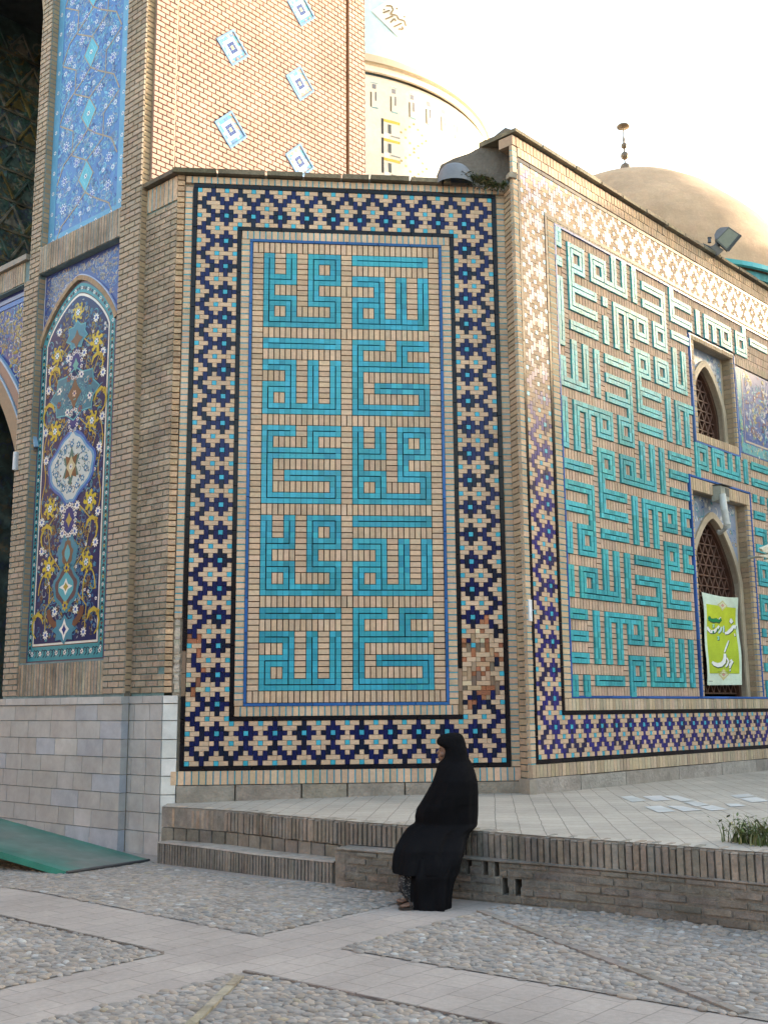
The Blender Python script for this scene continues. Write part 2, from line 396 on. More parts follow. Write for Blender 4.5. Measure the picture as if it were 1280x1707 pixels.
# ---------------------------------------------------------------- right wing
BITS = """
#.........#.#.#.......#.................#......
#.###.###.#.#.#.#####.#####.#.#######.###.#####
..#.#.#.#.#.#.#.....#.#.....#.#.#.#.#.#.#......
#.###.#######.#.#####.#####.#.#.#.###.###......
..#.................#.....#....................
#.#####.#.#######.###.#####....................
#.#.......#.#.#.#.#.#..........................
#.#####.#.#.#.###.###.#.#......................
#.......#.#.#.........#.#......................
#.#####.#.#.#.###.###.#.#......................
#.............#.#.#.#.#.#......................
#.#.#.#.#####.###.###.###......................
..#.#.#.......#................................
#.#.#.#.#####.#####.#.#####....................
#.#.#.#.....#.#.....#.#.#......................
#####.#.#####.#####.#.#.#......................
............#.......#.#.#......................
#.#######.###.#####.#.#.#.###.###.#.#.#.#####..
#.#.#.#.#.#.#.............#.#.#.#.#.#.#........
#.#.#.###.###.#.#.#.#####.###.#######.#.#####..
#.#.#.........#.#.#.......#....................
#.#.#.###.###.#.#.#.#####.#....................
......#.#.#.#.#.#.#............................
#####.###.#######.#.#####......................
......#........................................
#####.#####.#.#######.###......................
....#.#.....#.#.#.#.#.#........................
#####.#####.#.#.#.###.###......................
....#.......#.#.#..............................
#.###.#####.#.#.#.###.###......................
#.#.#.............#.#.#........................
#.###.#.#.#.#####.###.###......................
......#.#.#.......#............................
#.###.#.#.#.#####.#####........................
#.#.#.#.#.#.....#.#............................
#.#######.#.#####.#####........................
................#..............................
###.#.#######.###.#####........................
....#.#.#.#.#.#.#..............................
###.#.#.#.###.###.#.#.#........................
....#.#.#.........#.#.#........................
###.#.#.#.###.###.#.#.#........................
..........#.#.#.#.#.#.#........................
#.#.#####.###.#######.#........................
#.#.......#....................................""".split()
RW = 10.55                                 # wing length
U_REC, L_REC = (4.47, 5.74, 5.49, 6.95), (4.17, 5.925, 1.60, 4.585)      # window recesses u0,u1,z0,z1
U_FR, L_FR, F_PAN = (4.345, 5.80, 5.365, 7.04), (4.085, 6.05, 1.573, 4.79), (5.86, 8.3, 5.43, 6.86)
mb = MB()
grid_wall(mb, RT, 0, RW, -.2, 8.0, [U_REC, L_REC], -.028, .17, (.30, .25, .19))
rw = mb.build('wall', ROUGH, hall); BGL = attr_mat('border_glaze', .28, .6, .10, 14, .12, 2.0, .25, 9, .003, .06)
CR_ = (9.97-.657)/169; CRV = (7.72-1.379)/115
mb = MB(); border(mb, RT, .657, 9.97, 1.379, 7.72, CR_, CRV, 169, 115, -.028, 0, ncol=(.028, .022, .15)); mb.build('tile_border', [BRICK, BGL], rw)
part('black_edging', GLAZE, rw, strip_frame, RT, .105, 10.5, .833, 8.268, .05, -.028, .006, (.012, .010, .012), 0)
part('black_edging', GLAZE, rw, strip_frame, RT, .657, 9.97, 1.379, 7.72, .05, -.028, .008, (.012, .010, .012), 0)
BG = [BRICK, GLAZE]
part('soldier_course', BG, rw, soldier, RT, .71, .853, 1.573, 7.635, along='z', d0=-.028, d1=.012, ins=.009, col=(.50, .37, .24))
part('soldier_course', BG, rw, soldier, RT, .71, 9.92, 1.43, 1.572, along='u', d0=-.028, d1=.012, ins=.006, col=(.45, .36, .25), icol=(.2, .3, .28), a=.22)
part('soldier_course', BG, rw, soldier, RT, .71, 9.92, 7.637, 7.668, along='u', d0=-.028, d1=.012, ins=.006, col=(.45, .36, .25), icol=(.3, .3, .28))
part('brick_margin', BG, rw, soldier, RT, .004, .104, .69, 8.40, along='z', d0=-.04, d1=.004, ins=.010, col=(.50, .37, .25))
part('brick_margin', BG, rw, soldier, RT, .105, 10.5, 8.28, 8.40, along='u', d0=-.028, d1=.01, ins=.006, col=(.48, .35, .24), icol=(.3, .25, .2))
part('brick_margin', BG, rw, soldier, RT, .0, 10.5, 8.40, 8.53, along='u', d0=-.2, d1=.015, ins=.008, col=(.42, .30, .20), icol=(.2, .16, .12))
part('brick_margin', BG, rw, soldier, RT, .0, 10.5, .685, .83, along='u', d0=-.028, d1=.02, ins=.007, col=(.44, .35, .24), icol=(.25, .26, .22), a=.2)
part('blue_frame', GLAZE, rw, strip_frame, RT, .853, 9.75, 1.573, 7.637, .034, -.028, .016, (.04, .10, .30), 0, .45)
GU, GV = .1325, .1337
UC0, ZC1 = .9+(-.2)*GU, 7.60-(-.05)*GU
cells = set(); NC, NR = 66, 45
for r in range(NR):
    row = BITS[r]
    for c in range(NC):
        cc = c
        if c >= 47: cc = c-48
        elif c >= 40 and r >= 21: cc = c-38
        if 0 <= cc < 47 and row[cc] == '#': cells.add((c, r))
def rskip(a, b, o, t):
    m = .02
    for q in (U_FR, L_FR, F_PAN):
        if b > q[0]+m and a < q[1]-m and t > q[2]+m and o < q[3]-m: return True
    return False
tb, bb = MB(), MB()
grid_wall(bb, RT, .90, 9.68, 1.61, 7.60, [U_FR, L_FR], -.0265, .004, JOINT)
kufic(tb, bb, RT, cells, NC, NR, UC0, ZC1, GU, GV, -.026, -.004, .018, (.06, .345, .37), rskip, brick=(.50, .36, .26), joint=.008, groove=.0115)
bb.build('brick_panel', BRICK, rw); tb.build('kufic_lettering', GLAZE2, rw)
mb = MB(); u = -.02
while u < RW:
    L = rnd.uniform(.5, .8); e1 = min(u+L, RW)
    mb.box(RT, u+.002, e1-.002, 8.535+rnd.uniform(-.004, .003), 8.61+rnd.uniform(-.010, .010), -.5, .075, jit((.22, .185, .13), .15), 0, .014); u += L
mb.build('coping', WORN, rw)
mb = MB(); u = 0.0
while u < RW:
    L = rnd.uniform(.9, 1.4); e1 = min(u+L, RW)
    mb.box(RT, u-.002, e1-.003, .30, .682+rnd.uniform(-.004, .004), -.05, .03, jit((.33, .305, .265), .07), 0, .006); u += L
mb.build('plinth', ROUGH, rw)
# ---- windows
def arch_pts(c, hw, zs, zt, n=14, p=1.55):
    """pointed four-centred arch from left springing over the apex to the right"""
    L = []
    for i in range(n+1):
        t = i/n; x = 1-t
        L.append((c-hw*x, zs+(zt-zs)*(1-x**p)**(1/1.25)))
    return L + [(2*c-a, b) for a, b in L[::-1][1:]]
def ribbon(mb, fr, pts, w, d0, d1, col, m=0, close=False):
    """flat band of width w along pts, from d0 to d1"""
    n = len(pts); A, B = [], []
    for i, (a, b) in enumerate(pts):
        p0 = pts[i-1] if (i or close) else pts[i]; p1 = pts[(i+1) % n] if (i < n-1 or close) else pts[i]
        dx, dz = p1[0]-p0[0], p1[1]-p0[1]; L = math.hypot(dx, dz) or 1
        ww = w[i] if isinstance(w, (list, tuple)) else w
        A.append((a-dz/L*ww/2, b+dx/L*ww/2)); B.append((a+dz/L*ww/2, b-dx/L*ww/2))
    for i in range(n if close else n-1):
        k = (i+1) % n
        v = [fr(*A[i], d1), fr(*B[i], d1), fr(*B[k], d1), fr(*A[k], d1)]
        mb.face(v, col, m)
        if abs(d1-d0) > .004:
            mb.face([fr(*A[i], d0), fr(*A[i], d1), fr(*A[k], d1), fr(*A[k], d0)], col, m)
            mb.face([fr(*B[i], d1), fr(*B[i], d0), fr(*B[k], d0), fr(*B[k], d1)], col, m)
def scroll(mb, fr, inside, box, d, n, rs, cols, m=0, seed=1):
    """scattered arabesque: little spirals, leaves and rosettes kept where inside(u,z)"""
    q = random.Random(seed)
    for _ in range(n):
        u, z = q.uniform(box[0], box[1]), q.uniform(box[2], box[3])
        if not inside(u, z): continue
        r = q.uniform(*rs); col = q.choice(cols); t = q.random()
        if t < .45:
            a0 = q.uniform(0, 6.28); sg = q.choice((-1, 1)); P = []
            for k in range(9):
                a = a0+sg*k*.62; rr = r*(.35+.12*k); P.append((u+rr*math.cos(a), z+rr*math.sin(a)))
            if all(inside(*p) for p in P): ribbon(mb, fr, P, [r*.16+.02*r*k for k in range(9)], d, d, jit(col, .1), m)
        elif t < .75: rosette(mb, fr, u, z, r*.62, q.choice((5, 6, 8)), d, col, cols[0], m)
        else:
            a = q.uniform(0, 6.28); c_, s_ = math.cos(a)*r, math.sin(a)*r
            mb.face([fr(u-c_, z-s_, d), fr(u+s_*.35, z-c_*.35, d), fr(u+c_, z+s_, d), fr(u-s_*.35, z+c_*.35, d)], jit(col, .1), m)
def rosette(mb, fr, u, z, r, n, d, col, core, m=0, a0=0.2):
    P = []
    for k in range(n*4):
        a = a0+2*math.pi*k/(n*4); rr = r*(1.0, .86, .55, .86)[k % 4]; P.append(fr(u+rr*math.cos(a), z+rr*math.sin(a), d))
    mb.face(P, jit(col, .08), m)
    if r > .02: mb.face([fr(u+r*.36*math.cos(a), z+r*.36*math.sin(a), d+.0012) for a in [2*math.pi*k/8 for k in range(8)]], core, m)
def window(rec, spring, apex, label, grille_z0, seed, panel_d=-.165):
    u0, u1, z0, z1 = rec; c = (u0+u1)/2; hw = (u1-u0)/2-.07
    A = arch_pts(c, hw, spring, apex)
    # spandrel panel round the arch, real opening behind
    mb = MB(); P = [(u0, z0)]+[(c-hw, z0)]; top = z1
    AA = [(c-hw, z0)]+A+[(c+hw, z0)]
    d = panel_d; base = (.30, .34, .42)
    for i in range(len(AA)-1):
        a, b = AA[i], AA[i+1]
        if abs(a[0]-b[0]) > 1e-6: mb.face([RT(a[0], a[1], d), RT(b[0], b[1], d), RT(b[0], top, d), RT(a[0], top, d)], base)
        mb.face([RT(a[0], a[1], d), RT(a[0], a[1], d-.16), RT(b[0], b[1], d-.16), RT(b[0], b[1], d)], (.42, .34, .25), 1)
    mb.face([RT(u0, z0, d), RT(c-hw, z0, d), RT(c-hw, top, d), RT(u0, top, d)], (.44, .35, .24), 1)
    mb.face([RT(c+hw, z0, d), RT(u1, z0, d), RT(u1, top, d), RT(c+hw, top, d)], (.44, .35, .24), 1)
    def ins(u, z):
        if not (c-hw+.03 < u < c+hw-.03 and spring-.1 < z < top-.03): return False
        t = 1-abs(u-c)/hw; za = spring+(apex-spring)*(1-(1-t)**1.55)**(1/1.25)
        return z > za+.10
    scroll(mb, RT, ins, (c-hw, c+hw, spring-.1, top), d+.002, 260, (.03, .075), [(.62, .62, .60), (.55, .58, .62), (.08, .16, .38), (.10, .33, .36), (.35, .25, .12)], 0, seed)
    root = mb.build('window', [GLAZE, BRICK], hall)
    mb = MB()
    ribbon(mb, RT, [(c-hw-.02, z0)]+[(2*c-a if False else a, b+.03) for a, b in A]+[(c+hw+.02, z0)], .10, d, d+.03, (.46, .38, .27))
    mb.build('arch_moulding', STONE, root)
    fr_ = MB()
    ribbon(fr_, RT, [(c-hw+.035, z0)]+[(c+(a-c)*.94, b-.05) for a, b in A]+[(c+hw-.035, z0)], .075, d-.16, d-.085, (.085, .04, .025))
    # triangular screen
    g = .185; dz0, dz1 = d-.20, d-.13; cols = (.115, .06, .042)
    def clipz(u):
        t = 1-abs(u-c)/hw
        return spring+(apex-spring)*(1-(1-min(max(t, 0), 1))**1.55)**(1/1.25)-.05
    k = 0; z = grille_z0
    while z < apex-.05:
        xs = [u for u in [c-hw+i*(2*hw)/60 for i in range(61)] if clipz(u) > z]
        if xs: fr_.box(RT, xs[0], xs[-1], z-.013, z+.013, dz0, dz1, jit(cols, .15), 0, .002)
        z += g*.866
    for sgn in (1, -1):
        k = -14
        while k < 15:
            P = []
            for i in range(80):
                zz_ = grille_z0+(apex-grille_z0)*i/79; uu = c+k*g+sgn*(zz_-grille_z0)/1.732
                if c-hw+.03 < uu < c+hw-.03 and clipz(uu) > zz_: P.append((uu, zz_))
            if len(P) > 2: ribbon(fr_, RT, [P[0], P[-1]], .026, dz0, dz1-.004, jit(cols, .15))
            k += 1
    fr_.build('grille', METAL, root)
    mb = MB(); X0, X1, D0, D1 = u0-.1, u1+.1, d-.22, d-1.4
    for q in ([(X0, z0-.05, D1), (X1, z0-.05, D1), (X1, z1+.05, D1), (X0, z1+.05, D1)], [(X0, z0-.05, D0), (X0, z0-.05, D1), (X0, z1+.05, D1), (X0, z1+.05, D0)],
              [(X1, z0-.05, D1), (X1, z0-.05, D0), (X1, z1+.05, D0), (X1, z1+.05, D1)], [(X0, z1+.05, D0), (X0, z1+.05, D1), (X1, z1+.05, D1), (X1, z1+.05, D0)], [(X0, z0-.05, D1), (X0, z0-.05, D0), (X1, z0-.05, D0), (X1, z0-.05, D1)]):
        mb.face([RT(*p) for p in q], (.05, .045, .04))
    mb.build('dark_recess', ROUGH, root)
    return root
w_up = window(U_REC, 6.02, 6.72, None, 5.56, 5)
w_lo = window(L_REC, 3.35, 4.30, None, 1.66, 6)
for rec, fr4, wn_ in ((U_REC, U_FR, w_up), (L_REC, L_FR, w_lo)):
    kq = dict(d0=-.03, d1=.012, col=(.48, .36, .235))
    part('jamb', BG, wn_, soldier, RT, fr4[0]+.035, rec[0], rec[2], rec[3], along='z', ins=.01, icol=(.12, .25, .42), pitch=.08, **kq)
    part('jamb', BG, wn_, soldier, RT, rec[1], fr4[1]-.02, rec[2], rec[3], along='z', ins=.01, icol=(.12, .25, .42), pitch=.08, **kq)
    part('lintel', BG, wn_, soldier, RT, fr4[0]+.035, fr4[1]-.02, rec[3], fr4[3]-.02, along='u', ins=.006, icol=(.3, .28, .22), **kq)
    if rec is U_REC: part('sill', BG, wn_, soldier, RT, fr4[0]+.035, fr4[1]-.02, fr4[2], rec[2], along='u', ins=.006, icol=(.3, .28, .22), **kq)
    for uu, sg in ((rec[1], -1), (rec[0], 1)):
        mb = MB(); fr2 = Frame(RT(uu, 0, -.03), -RT.n, RT.u*sg)
        for k in range(int((rec[3]-rec[2])/.08)):
            z = rec[2]+k*.08; mb.box(fr2, 0, .135, z+.005, z+.075, -.01, .006, jit((.34, .25, .16), .15), 0, .002)
        mb.build('reveal', BRICK, wn_)
part('soldier_course', BG, rw, soldier, RT, 5.82, 9.7, 6.88, 7.0, along='u', d0=-.028, d1=.012, ins=.006, col=(.45, .34, .23), icol=(.3, .27, .2))
part('soldier_course', BG, rw, soldier, RT, 5.82, 9.7, 5.30, 5.42, along='u', d0=-.028, d1=.012, ins=.006, col=(.40, .31, .22), icol=(.3, .27, .2))
part('blue_frame', GLAZE, w_lo, strip_frame, RT, L_FR[0], L_FR[1]+.02, 1.575, L_FR[3]+.02, .032, -.028, .018, (.05, .12, .34), 0, .4)
part('blue_frame', GLAZE, w_up, strip_frame, RT, U_FR[0], U_FR[1]+.02, 5.33, U_FR[3], .03, -.028, .018, (.10, .18, .40), 0, .4, skip=lambda u, z: z > 7)
mb = MB(); q = F_PAN
mb.box(RT, q[0], q[1]+1.4, q[2], q[3], -.03, -.002, (.05, .10, .28))
ribbon(mb, RT, [(q[0]+.09, q[3]-.06), (q[0]+.09, q[2]+.10), (q[1]+1.3, q[2]+.10)], .17, -.002, .0005, (.10, .34, .36))
ribbon(mb, RT, [(q[0]+.20, q[3]-.05), (q[0]+.20, q[2]+.215), (q[1]+1.3, q[2]+.215)], .03, -.002, .002, (.55, .45, .33))
scroll(mb, RT, lambda u, z: u > q[0]+.26 and z > q[2]+.27 and z < q[3]-.04 and u < q[1]+1.3, (q[0], q[1]+1.2, q[2], q[3]), .0015, 900, (.03, .08), [(.6, .6, .58), (.45, .38, .10), (.10, .33, .40), (.5, .5, .55), (.25, .10, .05)], 0, 12)
scroll(mb, RT, lambda u, z: (q[0]+.01 < u < q[0]+.17 or q[2]+.02 < z < q[2]+.18) and u > q[0] and z > q[2], (q[0], q[1], q[2], q[3]), .0025, 500, (.02, .05), [(.55, .55, .5), (.02, .05, .2), (.5, .3, .15), (.4, .4, .1)], 0, 13)
mb.build('floral_panel', BGL, rw)
# ---------------------------------------------------------------- the tall portal on the left
portal = thing('portal', 'tall portal with a blue flowered niche above a pale marble dado at the left edge', 'portal', (-2.6, 13.9, 0))
PU1 = 6.6
B_HOLE, N_HOLE = (1.01, 2.87, 7.815, 13.6), (1.01, 2.885, 2.08, 7.415)
UP_HOLE, LO_HOLE = (3.125, 6.4, 7.80, 13.0), (3.245, 6.4, -.3, 7.385)
mb = MB(); grid_wall(mb, PT, .605, PU1, -.3, 13.6, [B_HOLE, N_HOLE, UP_HOLE, LO_HOLE], -.012, .10, (.17, .24, .25))
mb.face([PT(.605, -.3, -.012), PT(.605, -.3, -.13), PT(.605, 8.0, -.13), PT(.605, 8.0, -.012)], (.2, .17, .13))
mb.face([PT(.605, 8.0, -.012), PT(.605, 8.0, -.9), PT(.605, 13.6, -.9), PT(.605, 13.6, -.012)], (.16, .13, .10))
mb.face([PT(1.0, 2.0, -.112), PT(2.9, 2.0, -.112), PT(2.9, 13.6, -.112), PT(1.0, 13.6, -.112)], (.25, .2, .15))
pw = mb.build('wall', ROUGH, portal)
PB = (.345, .28, .212); kq = dict(d0=-.02, d1=.006, j=.012, e=.003, a=.13)
for q_ in ((.60, 1.008, 1.66, 13.4), (2.89, 3.238, 1.66, 7.40), (2.875, 3.12, 7.40, 13.4)): part('brickwork', BRICK, pw, courses, PT, *q_, L=.205, H=.0735, col=PB, **kq)
for u0_, za_, zb__, dd_ in ((2.888, 2.08, 7.33, 1), (2.872, 7.83, 13.3, 1), (.602, 1.68, 13.3, 0)):   # brick reveals and flank
    mb = MB(); z = za_; f_ = Frame(PT(u0_, 0, -.012), -PT.n, -PT.u)
    while z < zb__: mb.box(f_, .005, .095 if dd_ else .11, z+.005, z+.067, -.01, .0035, jit((.355, .26, .165), .13), 0, .002); z += .0735
    mb.build('reveal', BRICK, pw)
part('soldier_band', [WORN, GLAZE], pw, soldier, PT, 1.008, 2.88, 7.42, 7.81, along='u', pitch=.058, ins=.010, d0=-.11, d1=.004, col=PB, icol=(.13, .26, .30), a=.16)
part('soldier_band', [WORN, GLAZE], pw, soldier, PT, 1.008, 2.88, 1.66, 2.06, along='u', pitch=.062, ins=.012, d0=-.11, d1=.002, col=(.31, .25, .185), icol=(.12, .20, .20), a=.24)
part('soldier_band', [WORN, GLAZE], pw, soldier, PT, 3.24, 6.4, 7.40, 7.70, along='u', pitch=.06, ins=.01, d0=-.11, d1=.004, col=PB, icol=(.13, .24, .26), a=.16)
mb = MB(); mb.box(PT, 3.14, 6.4, 7.70, 7.80, -.5, .05, (.24, .21, .17), 0, .01); mb.build('sill', STONE, pw)
# upper blue panel with strapwork
mb = MB(); d = -.108; c, L, R_ = 2.0, 2.868, 1.13
mb.box(PT, R_-.1, L, 7.82, 13.4, -.13, d, (.07, .17, .40))
for uu in (R_+.07, L-.075): mb.box(PT, uu-.075, uu+.075, 7.83, 13.4, d-.01, d+.002, (.11, .29, .46))
mb.box(PT, R_, L, 7.83, 7.97, d-.01, d+.003, (.11, .29, .46))
for k in range(-1, 7):
    z0 = 8.62+k*.93; T = (.30, .235, .155); w = .022
    dia = [(c-.17, z0), (c, z0+.235), (c+.17, z0), (c, z0-.235)]
    if z0 > 8.1:
        mb.face([PT(a, b, d+.003) for a, b in dia], (.10, .38, .50)); ribbon(mb, PT, dia, w, d, d+.004, T, 0, True)
        ribbon(mb, PT, [(c-.09, z0), (c, z0+.13), (c+.09, z0), (c, z0-.13)], .012, d, d+.005, (.18, .50, .58), 0, True)
        rosette(mb, PT, c, z0, .04, 6, d+.006, (.7, .72, .70), (.02, .05, .2))
    for sg in (1, -1):
        P = [(c, z0+.235), (c+sg*.36, z0+.43), (c+sg*.36, z0+.80), (c+sg*.70, z0+1.0)]
        P2 = [(c, z0-.235+.93), (c+sg*.20, z0+.56), (c+sg*.56, z0+.36), (c+sg*.70, z0+.10)]
        for Q in (P, P2):
            if Q[0][1] > 8.0: ribbon(mb, PT, Q, w, d, d+.0035 if Q is P else d+.004, T)
        for (a, b, r) in ((.24, .28, .075), (.52, .62, .085), (.16, .62, .07), (.52, .10, .075), (.40, -.05, .04), (.62, .85, .045), (.10, .42, .04)):
            zz_ = z0+b
            if zz_ > 8.0: rosette(mb, PT, c+sg*a, zz_, r, 8, d+.003, (.55, .62, .70), (.10, .14, .40), 0, rnd.random()); 
            if zz_ > 8.0 and r > .06: ribbon(mb, PT, [(c+sg*a+r*.62*math.cos(t*.7), zz_+r*.62*math.sin(t*.7)) for t in range(9)], .009, d, d+.0055, (.05, .10, .36), 0, True)
    for uu in (R_+.07, L-.075):
        for j in range(3):
            if z0+j*.31 > 7.9: rosette(mb, PT, uu, z0+j*.31, .034, 6, d+.004, (.6, .68, .72), (.03, .08, .30), 0, rnd.random())
scroll(mb, PT, lambda u, z: R_+.16 < u < L-.16 and 8.0 < z < 13.3, (R_, L, 8.0, 13.0), d+.0015, 2600, (.03, .065), [(.10, .27, .48), (.13, .36, .52), (.18, .42, .56), (.05, .09, .30), (.18, .22, .34), (.30, .38, .46)], 0, 31)
for j in range(5): rosette(mb, PT, R_+.25+j*.34, 7.90, .03, 6, d+.005, (.6, .68, .72), (.03, .08, .30))
mb.build('blue_tile_panel', GLAZE, portal)
# arched niche panel
mb = MB(); d = -.108; c, hw = 2.02, .855; z0 = 2.085
def arch_fill(inset, zs, zt, zb, col, dd, m=0):
    A = arch_pts(c, hw-inset, zs, zt, 16); P = [(c-hw+inset, zb)]+A+[(c+hw-inset, zb)]
    mb.face([PT(a, b, dd) for a, b in P], col, m); return P
mb.box(PT, 1.02, 2.884, 2.085, 7.41, -.13, d, (.06, .085, .24))
arch_fill(0, 6.38, 7.12, z0, (.10, .075, .10), d+.002); arch_fill(.025, 6.38, 7.085, z0+.02, (.05, .235, .275), d+.004)
arch_fill(.125, 6.36, 6.955, z0+.20, (.10, .05, .04), d+.006); arch_fill(.135, 6.36, 6.94, z0+.212, (.66, .64, .58), d+.007)
FIELD = arch_fill(.160, 6.35, 6.905, z0+.238, (.008, .018, .085), d+.009)
def infield(u, z, mrg=.0):
    if not (abs(u-c) < hw-.19-mrg and z > z0+.27+mrg): return False
    t = 1-abs(u-c)/(hw-.16); return z < 6.35+.555*(1-(1-t)**1.55)**.8-.04-mrg
e = d+.0105
CY1, CY2, DKB, WH, YL, BRN = (.045, .19, .27), (.08, .31, .37), (.012, .03, .16), (.66, .66, .62), (.42, .33, .05), (.13, .085, .06)
scroll(mb, PT, infield, (1.2, 2.85, 2.3, 6.9), e, 1700, (.028, .062), [(.045, .17, .30), (.03, .10, .25), (.06, .05, .05), (.06, .25, .32), (.22, .17, .03), (.05, .15, .29), (.24, .28, .30), (.30, .235, .03)], 0, 41)
# border beads
for k in range(92):
    z = z0+.10+k*.0475
    if z > 6.32: break
    for sg in (1, -1):
        u = c+sg*(hw-.075); t = k % 4
        col = ((.02, .02, .03), WH, (.02, .02, .03), (YL if k % 8 == 3 else (.16, .07, .05)))[t]
        rosette(mb, PT, u+rnd.uniform(-.006, .006), z, .024, 5, d+.0052, col, (.02, .03, .08), 0, rnd.random())
        if k % 2: ribbon(mb, PT, [(u+.035*math.cos(a), z+.024+.03*math.sin(a)) for a in (0, 1, 2, 3, 4)], .010, d, d+.0048, (.02, .06, .09))
AO = arch_pts(c, hw-.075, 6.38, 7.02, 16)
for i, (a, b) in enumerate(AO): rosette(mb, PT, a, b, .028, 5, d+.0052, (WH, (.02, .02, .03), (.16, .07, .05))[i % 3], (.02, .03, .08))
for k in range(26):
    u = c-hw+.09+k*.062
    if k % 3: ribbon(mb, PT, [(u+.04*math.cos(a), z0+.11+.05*math.sin(a)) for a in (0, 1.2, 2.4, 3.6, 4.6)], .016, d, d+.0052, (.012, .03, .06))
    else: rosette(mb, PT, u, z0+.11, .035, 6, d+.0055, WH, (.02, .03, .08))
def ring(pts, w, col, dd): ribbon(mb, PT, pts, w, dd, dd, col, 0, True)
def star(z, rx, rz, n, col, dd, q=.72, a0=0):
    P = []
    for k in range(n*2):
        a = a0+math.pi*k/n; r = 1 if k % 2 == 0 else q
        P.append((c+rx*r*math.sin(a), z+rz*r*math.cos(a)))
    mb.face([PT(u, v, dd) for u, v in P], col); return P
def drop(z, w, h, col, dd, lob=0):
    P = []
    for k in range(40):
        a = 2*math.pi*k/40; x = math.sin(a); y = math.cos(a)
        t = 1-.55*max(0, abs(y)-.35)/.65; lb = 1+lob*math.cos(9*a)
        P.append((c+w*x*t*lb, z+h*y*(1+.12*abs(y))*lb))
    mb.face([PT(u, v, dd) for u, v in P], col); return P
def lotus(u, z, r, dd=e+.003, col=YL):
    r = r*1.12; col = (.46, .36, .04)
    rosette(mb, PT, u, z, r, 7, dd, col, (.03, .05, .12), 0, rnd.random())
    for k in range(7):
        a = .3+2*math.pi*k/7; rosette(mb, PT, u+r*.66*math.cos(a), z+r*.66*math.sin(a), r*.16, 5, dd+.001, (.05, .07, .10), (.05, .07, .10))
    rosette(mb, PT, u, z, r*.34, 6, dd+.002, WH, (.07, .3, .4))
def aster(u, z, r=.075): rosette(mb, PT, u, z, r, 9, e+.003, WH, (.05, .12, .36), 0, rnd.random())
def leafhook(u, z, sg, r=.16):
    P = [(u+sg*r*(.2+.8*math.cos(a)), z+r*math.sin(a)) for a in (-1.3, -.6, .1, .8, 1.5, 2.3, 3.0)]
    ribbon(mb, PT, P, [.018, .026, .034, .045, .06, .05, .01], e, e+.0025, YL)
    rosette(mb, PT, P[3][0], P[3][1], .05, 5, e+.0035, (.40, .29, .05), (.25, .18, .04))
for sg in (1, -1):
    vine = [(c+sg*(.30+.28*math.sin(2.05*t+.5)), 2.4+t*.36) for t in range(12)]
    ribbon(mb, PT, vine, .020, e, e+.0018, (.36, .28, .06))
    ribbon(mb, PT, [(c+sg*(.50+.13*math.cos(a)), 2.95+.26*math.sin(a)) for a in [.3*k for k in range(13)]], .022, e, e+.002, YL)
    ribbon(mb, PT, [(c+sg*(.63+.04*math.sin(k)), 3.95+k*.115) for k in range(12)], .018, e, e+.002, (.40, .29, .06))
    for (a, z) in ((.45, 6.17), (.42, 5.12), (.45, 4.08), (.42, 3.30)): lotus(c+sg*a, z, .135)
    for (a, z) in ((.42, 6.50), (.18, 6.08), (.60, 6.0), (.64, 5.14), (.17, 4.05), (.63, 3.92), (.60, 3.53), (.23, 2.72), (.42, 2.43), (.60, 4.75), (.14, 3.72), (.62, 5.72)): aster(c+sg*a, z, .065)
    for (a, z) in ((.45, 5.85), (.55, 5.36), (.47, 3.70), (.58, 2.55)): leafhook(c+sg*a, z, sg)
    for _ in range(24):
        u, z = c+sg*rnd.uniform(.1, .66), rnd.uniform(2.45, 6.5)
        if infield(u, z): rosette(mb, PT, u, z, .026, 5, e+.0022, WH, (.1, .1, .3))
    for _ in range(26):
        u, z = c+sg*rnd.uniform(.1, .66), rnd.uniform(2.45, 6.5)
        if infield(u, z): rosette(mb, PT, u, z, .045, 6, e+.002, BRN, (.05, .03, .03))
ff = e+.004
lotus(c, 6.68, .13); P = star(6.36, .25, .20, 7, CY1, ff, .72); ring(P, .02, CY2, ff+.001); star(6.30, .14, .14, 4, BRN, ff+.002, .5)
P = drop(5.96, .15, .22, DKB, ff); 
for k in range(14):
    a = 2*math.pi*k/14; rosette(mb, PT, c+.135*math.sin(a), 5.95+.185*math.cos(a), .035, 5, ff+.001, (.52, .54, .56), (.12, .05, .06))
star(5.95, .07, .10, 4, (.10, .30, .28), ff+.002, .6)
P = star(5.56, .56, .36, 8, (.035, .15, .22), ff, .80); scroll(mb, PT, lambda u, z: ((u-c)/.44)**2+((z-5.56)/.28)**2 < 1, (c-.5, c+.5, 5.2, 5.9), ff+.0015, 190, (.022, .045), [(.09, .33, .38), (.02, .06, .16), (.30, .33, .32), (.06, .25, .30)], 0, 78); ring(P, .022, CY2, ff+.001); star(5.56, .16, .22, 4, BRN, ff+.002, .6); rosette(mb, PT, c, 5.56, .05, 6, ff+.003, (.45, .35, .30), DKB)
for k in range(8):
    a = math.pi/8+2*math.pi*k/8; rosette(mb, PT, c+.38*math.sin(a), 5.56+.25*math.cos(a), .055, 6, ff+.0025, WH if k % 2 else (.14, .07, .05), (.02, .05, .2))
P = drop(5.2, .13, .2, DKB, ff)
for k in range(12):
    a = 2*math.pi*k/12; rosette(mb, PT, c+.10*math.sin(a), 5.2+.15*math.cos(a), .032, 5, ff+.001, (.52, .54, .56), (.12, .05, .06))
drop(4.58, .54, .47, (.03, .10, .34), ff, .03); drop(4.58, .50, .43, (.10, .26, .44), ff+.001, .03); drop(4.58, .455, .395, (.44, .50, .50), ff+.002, .035)
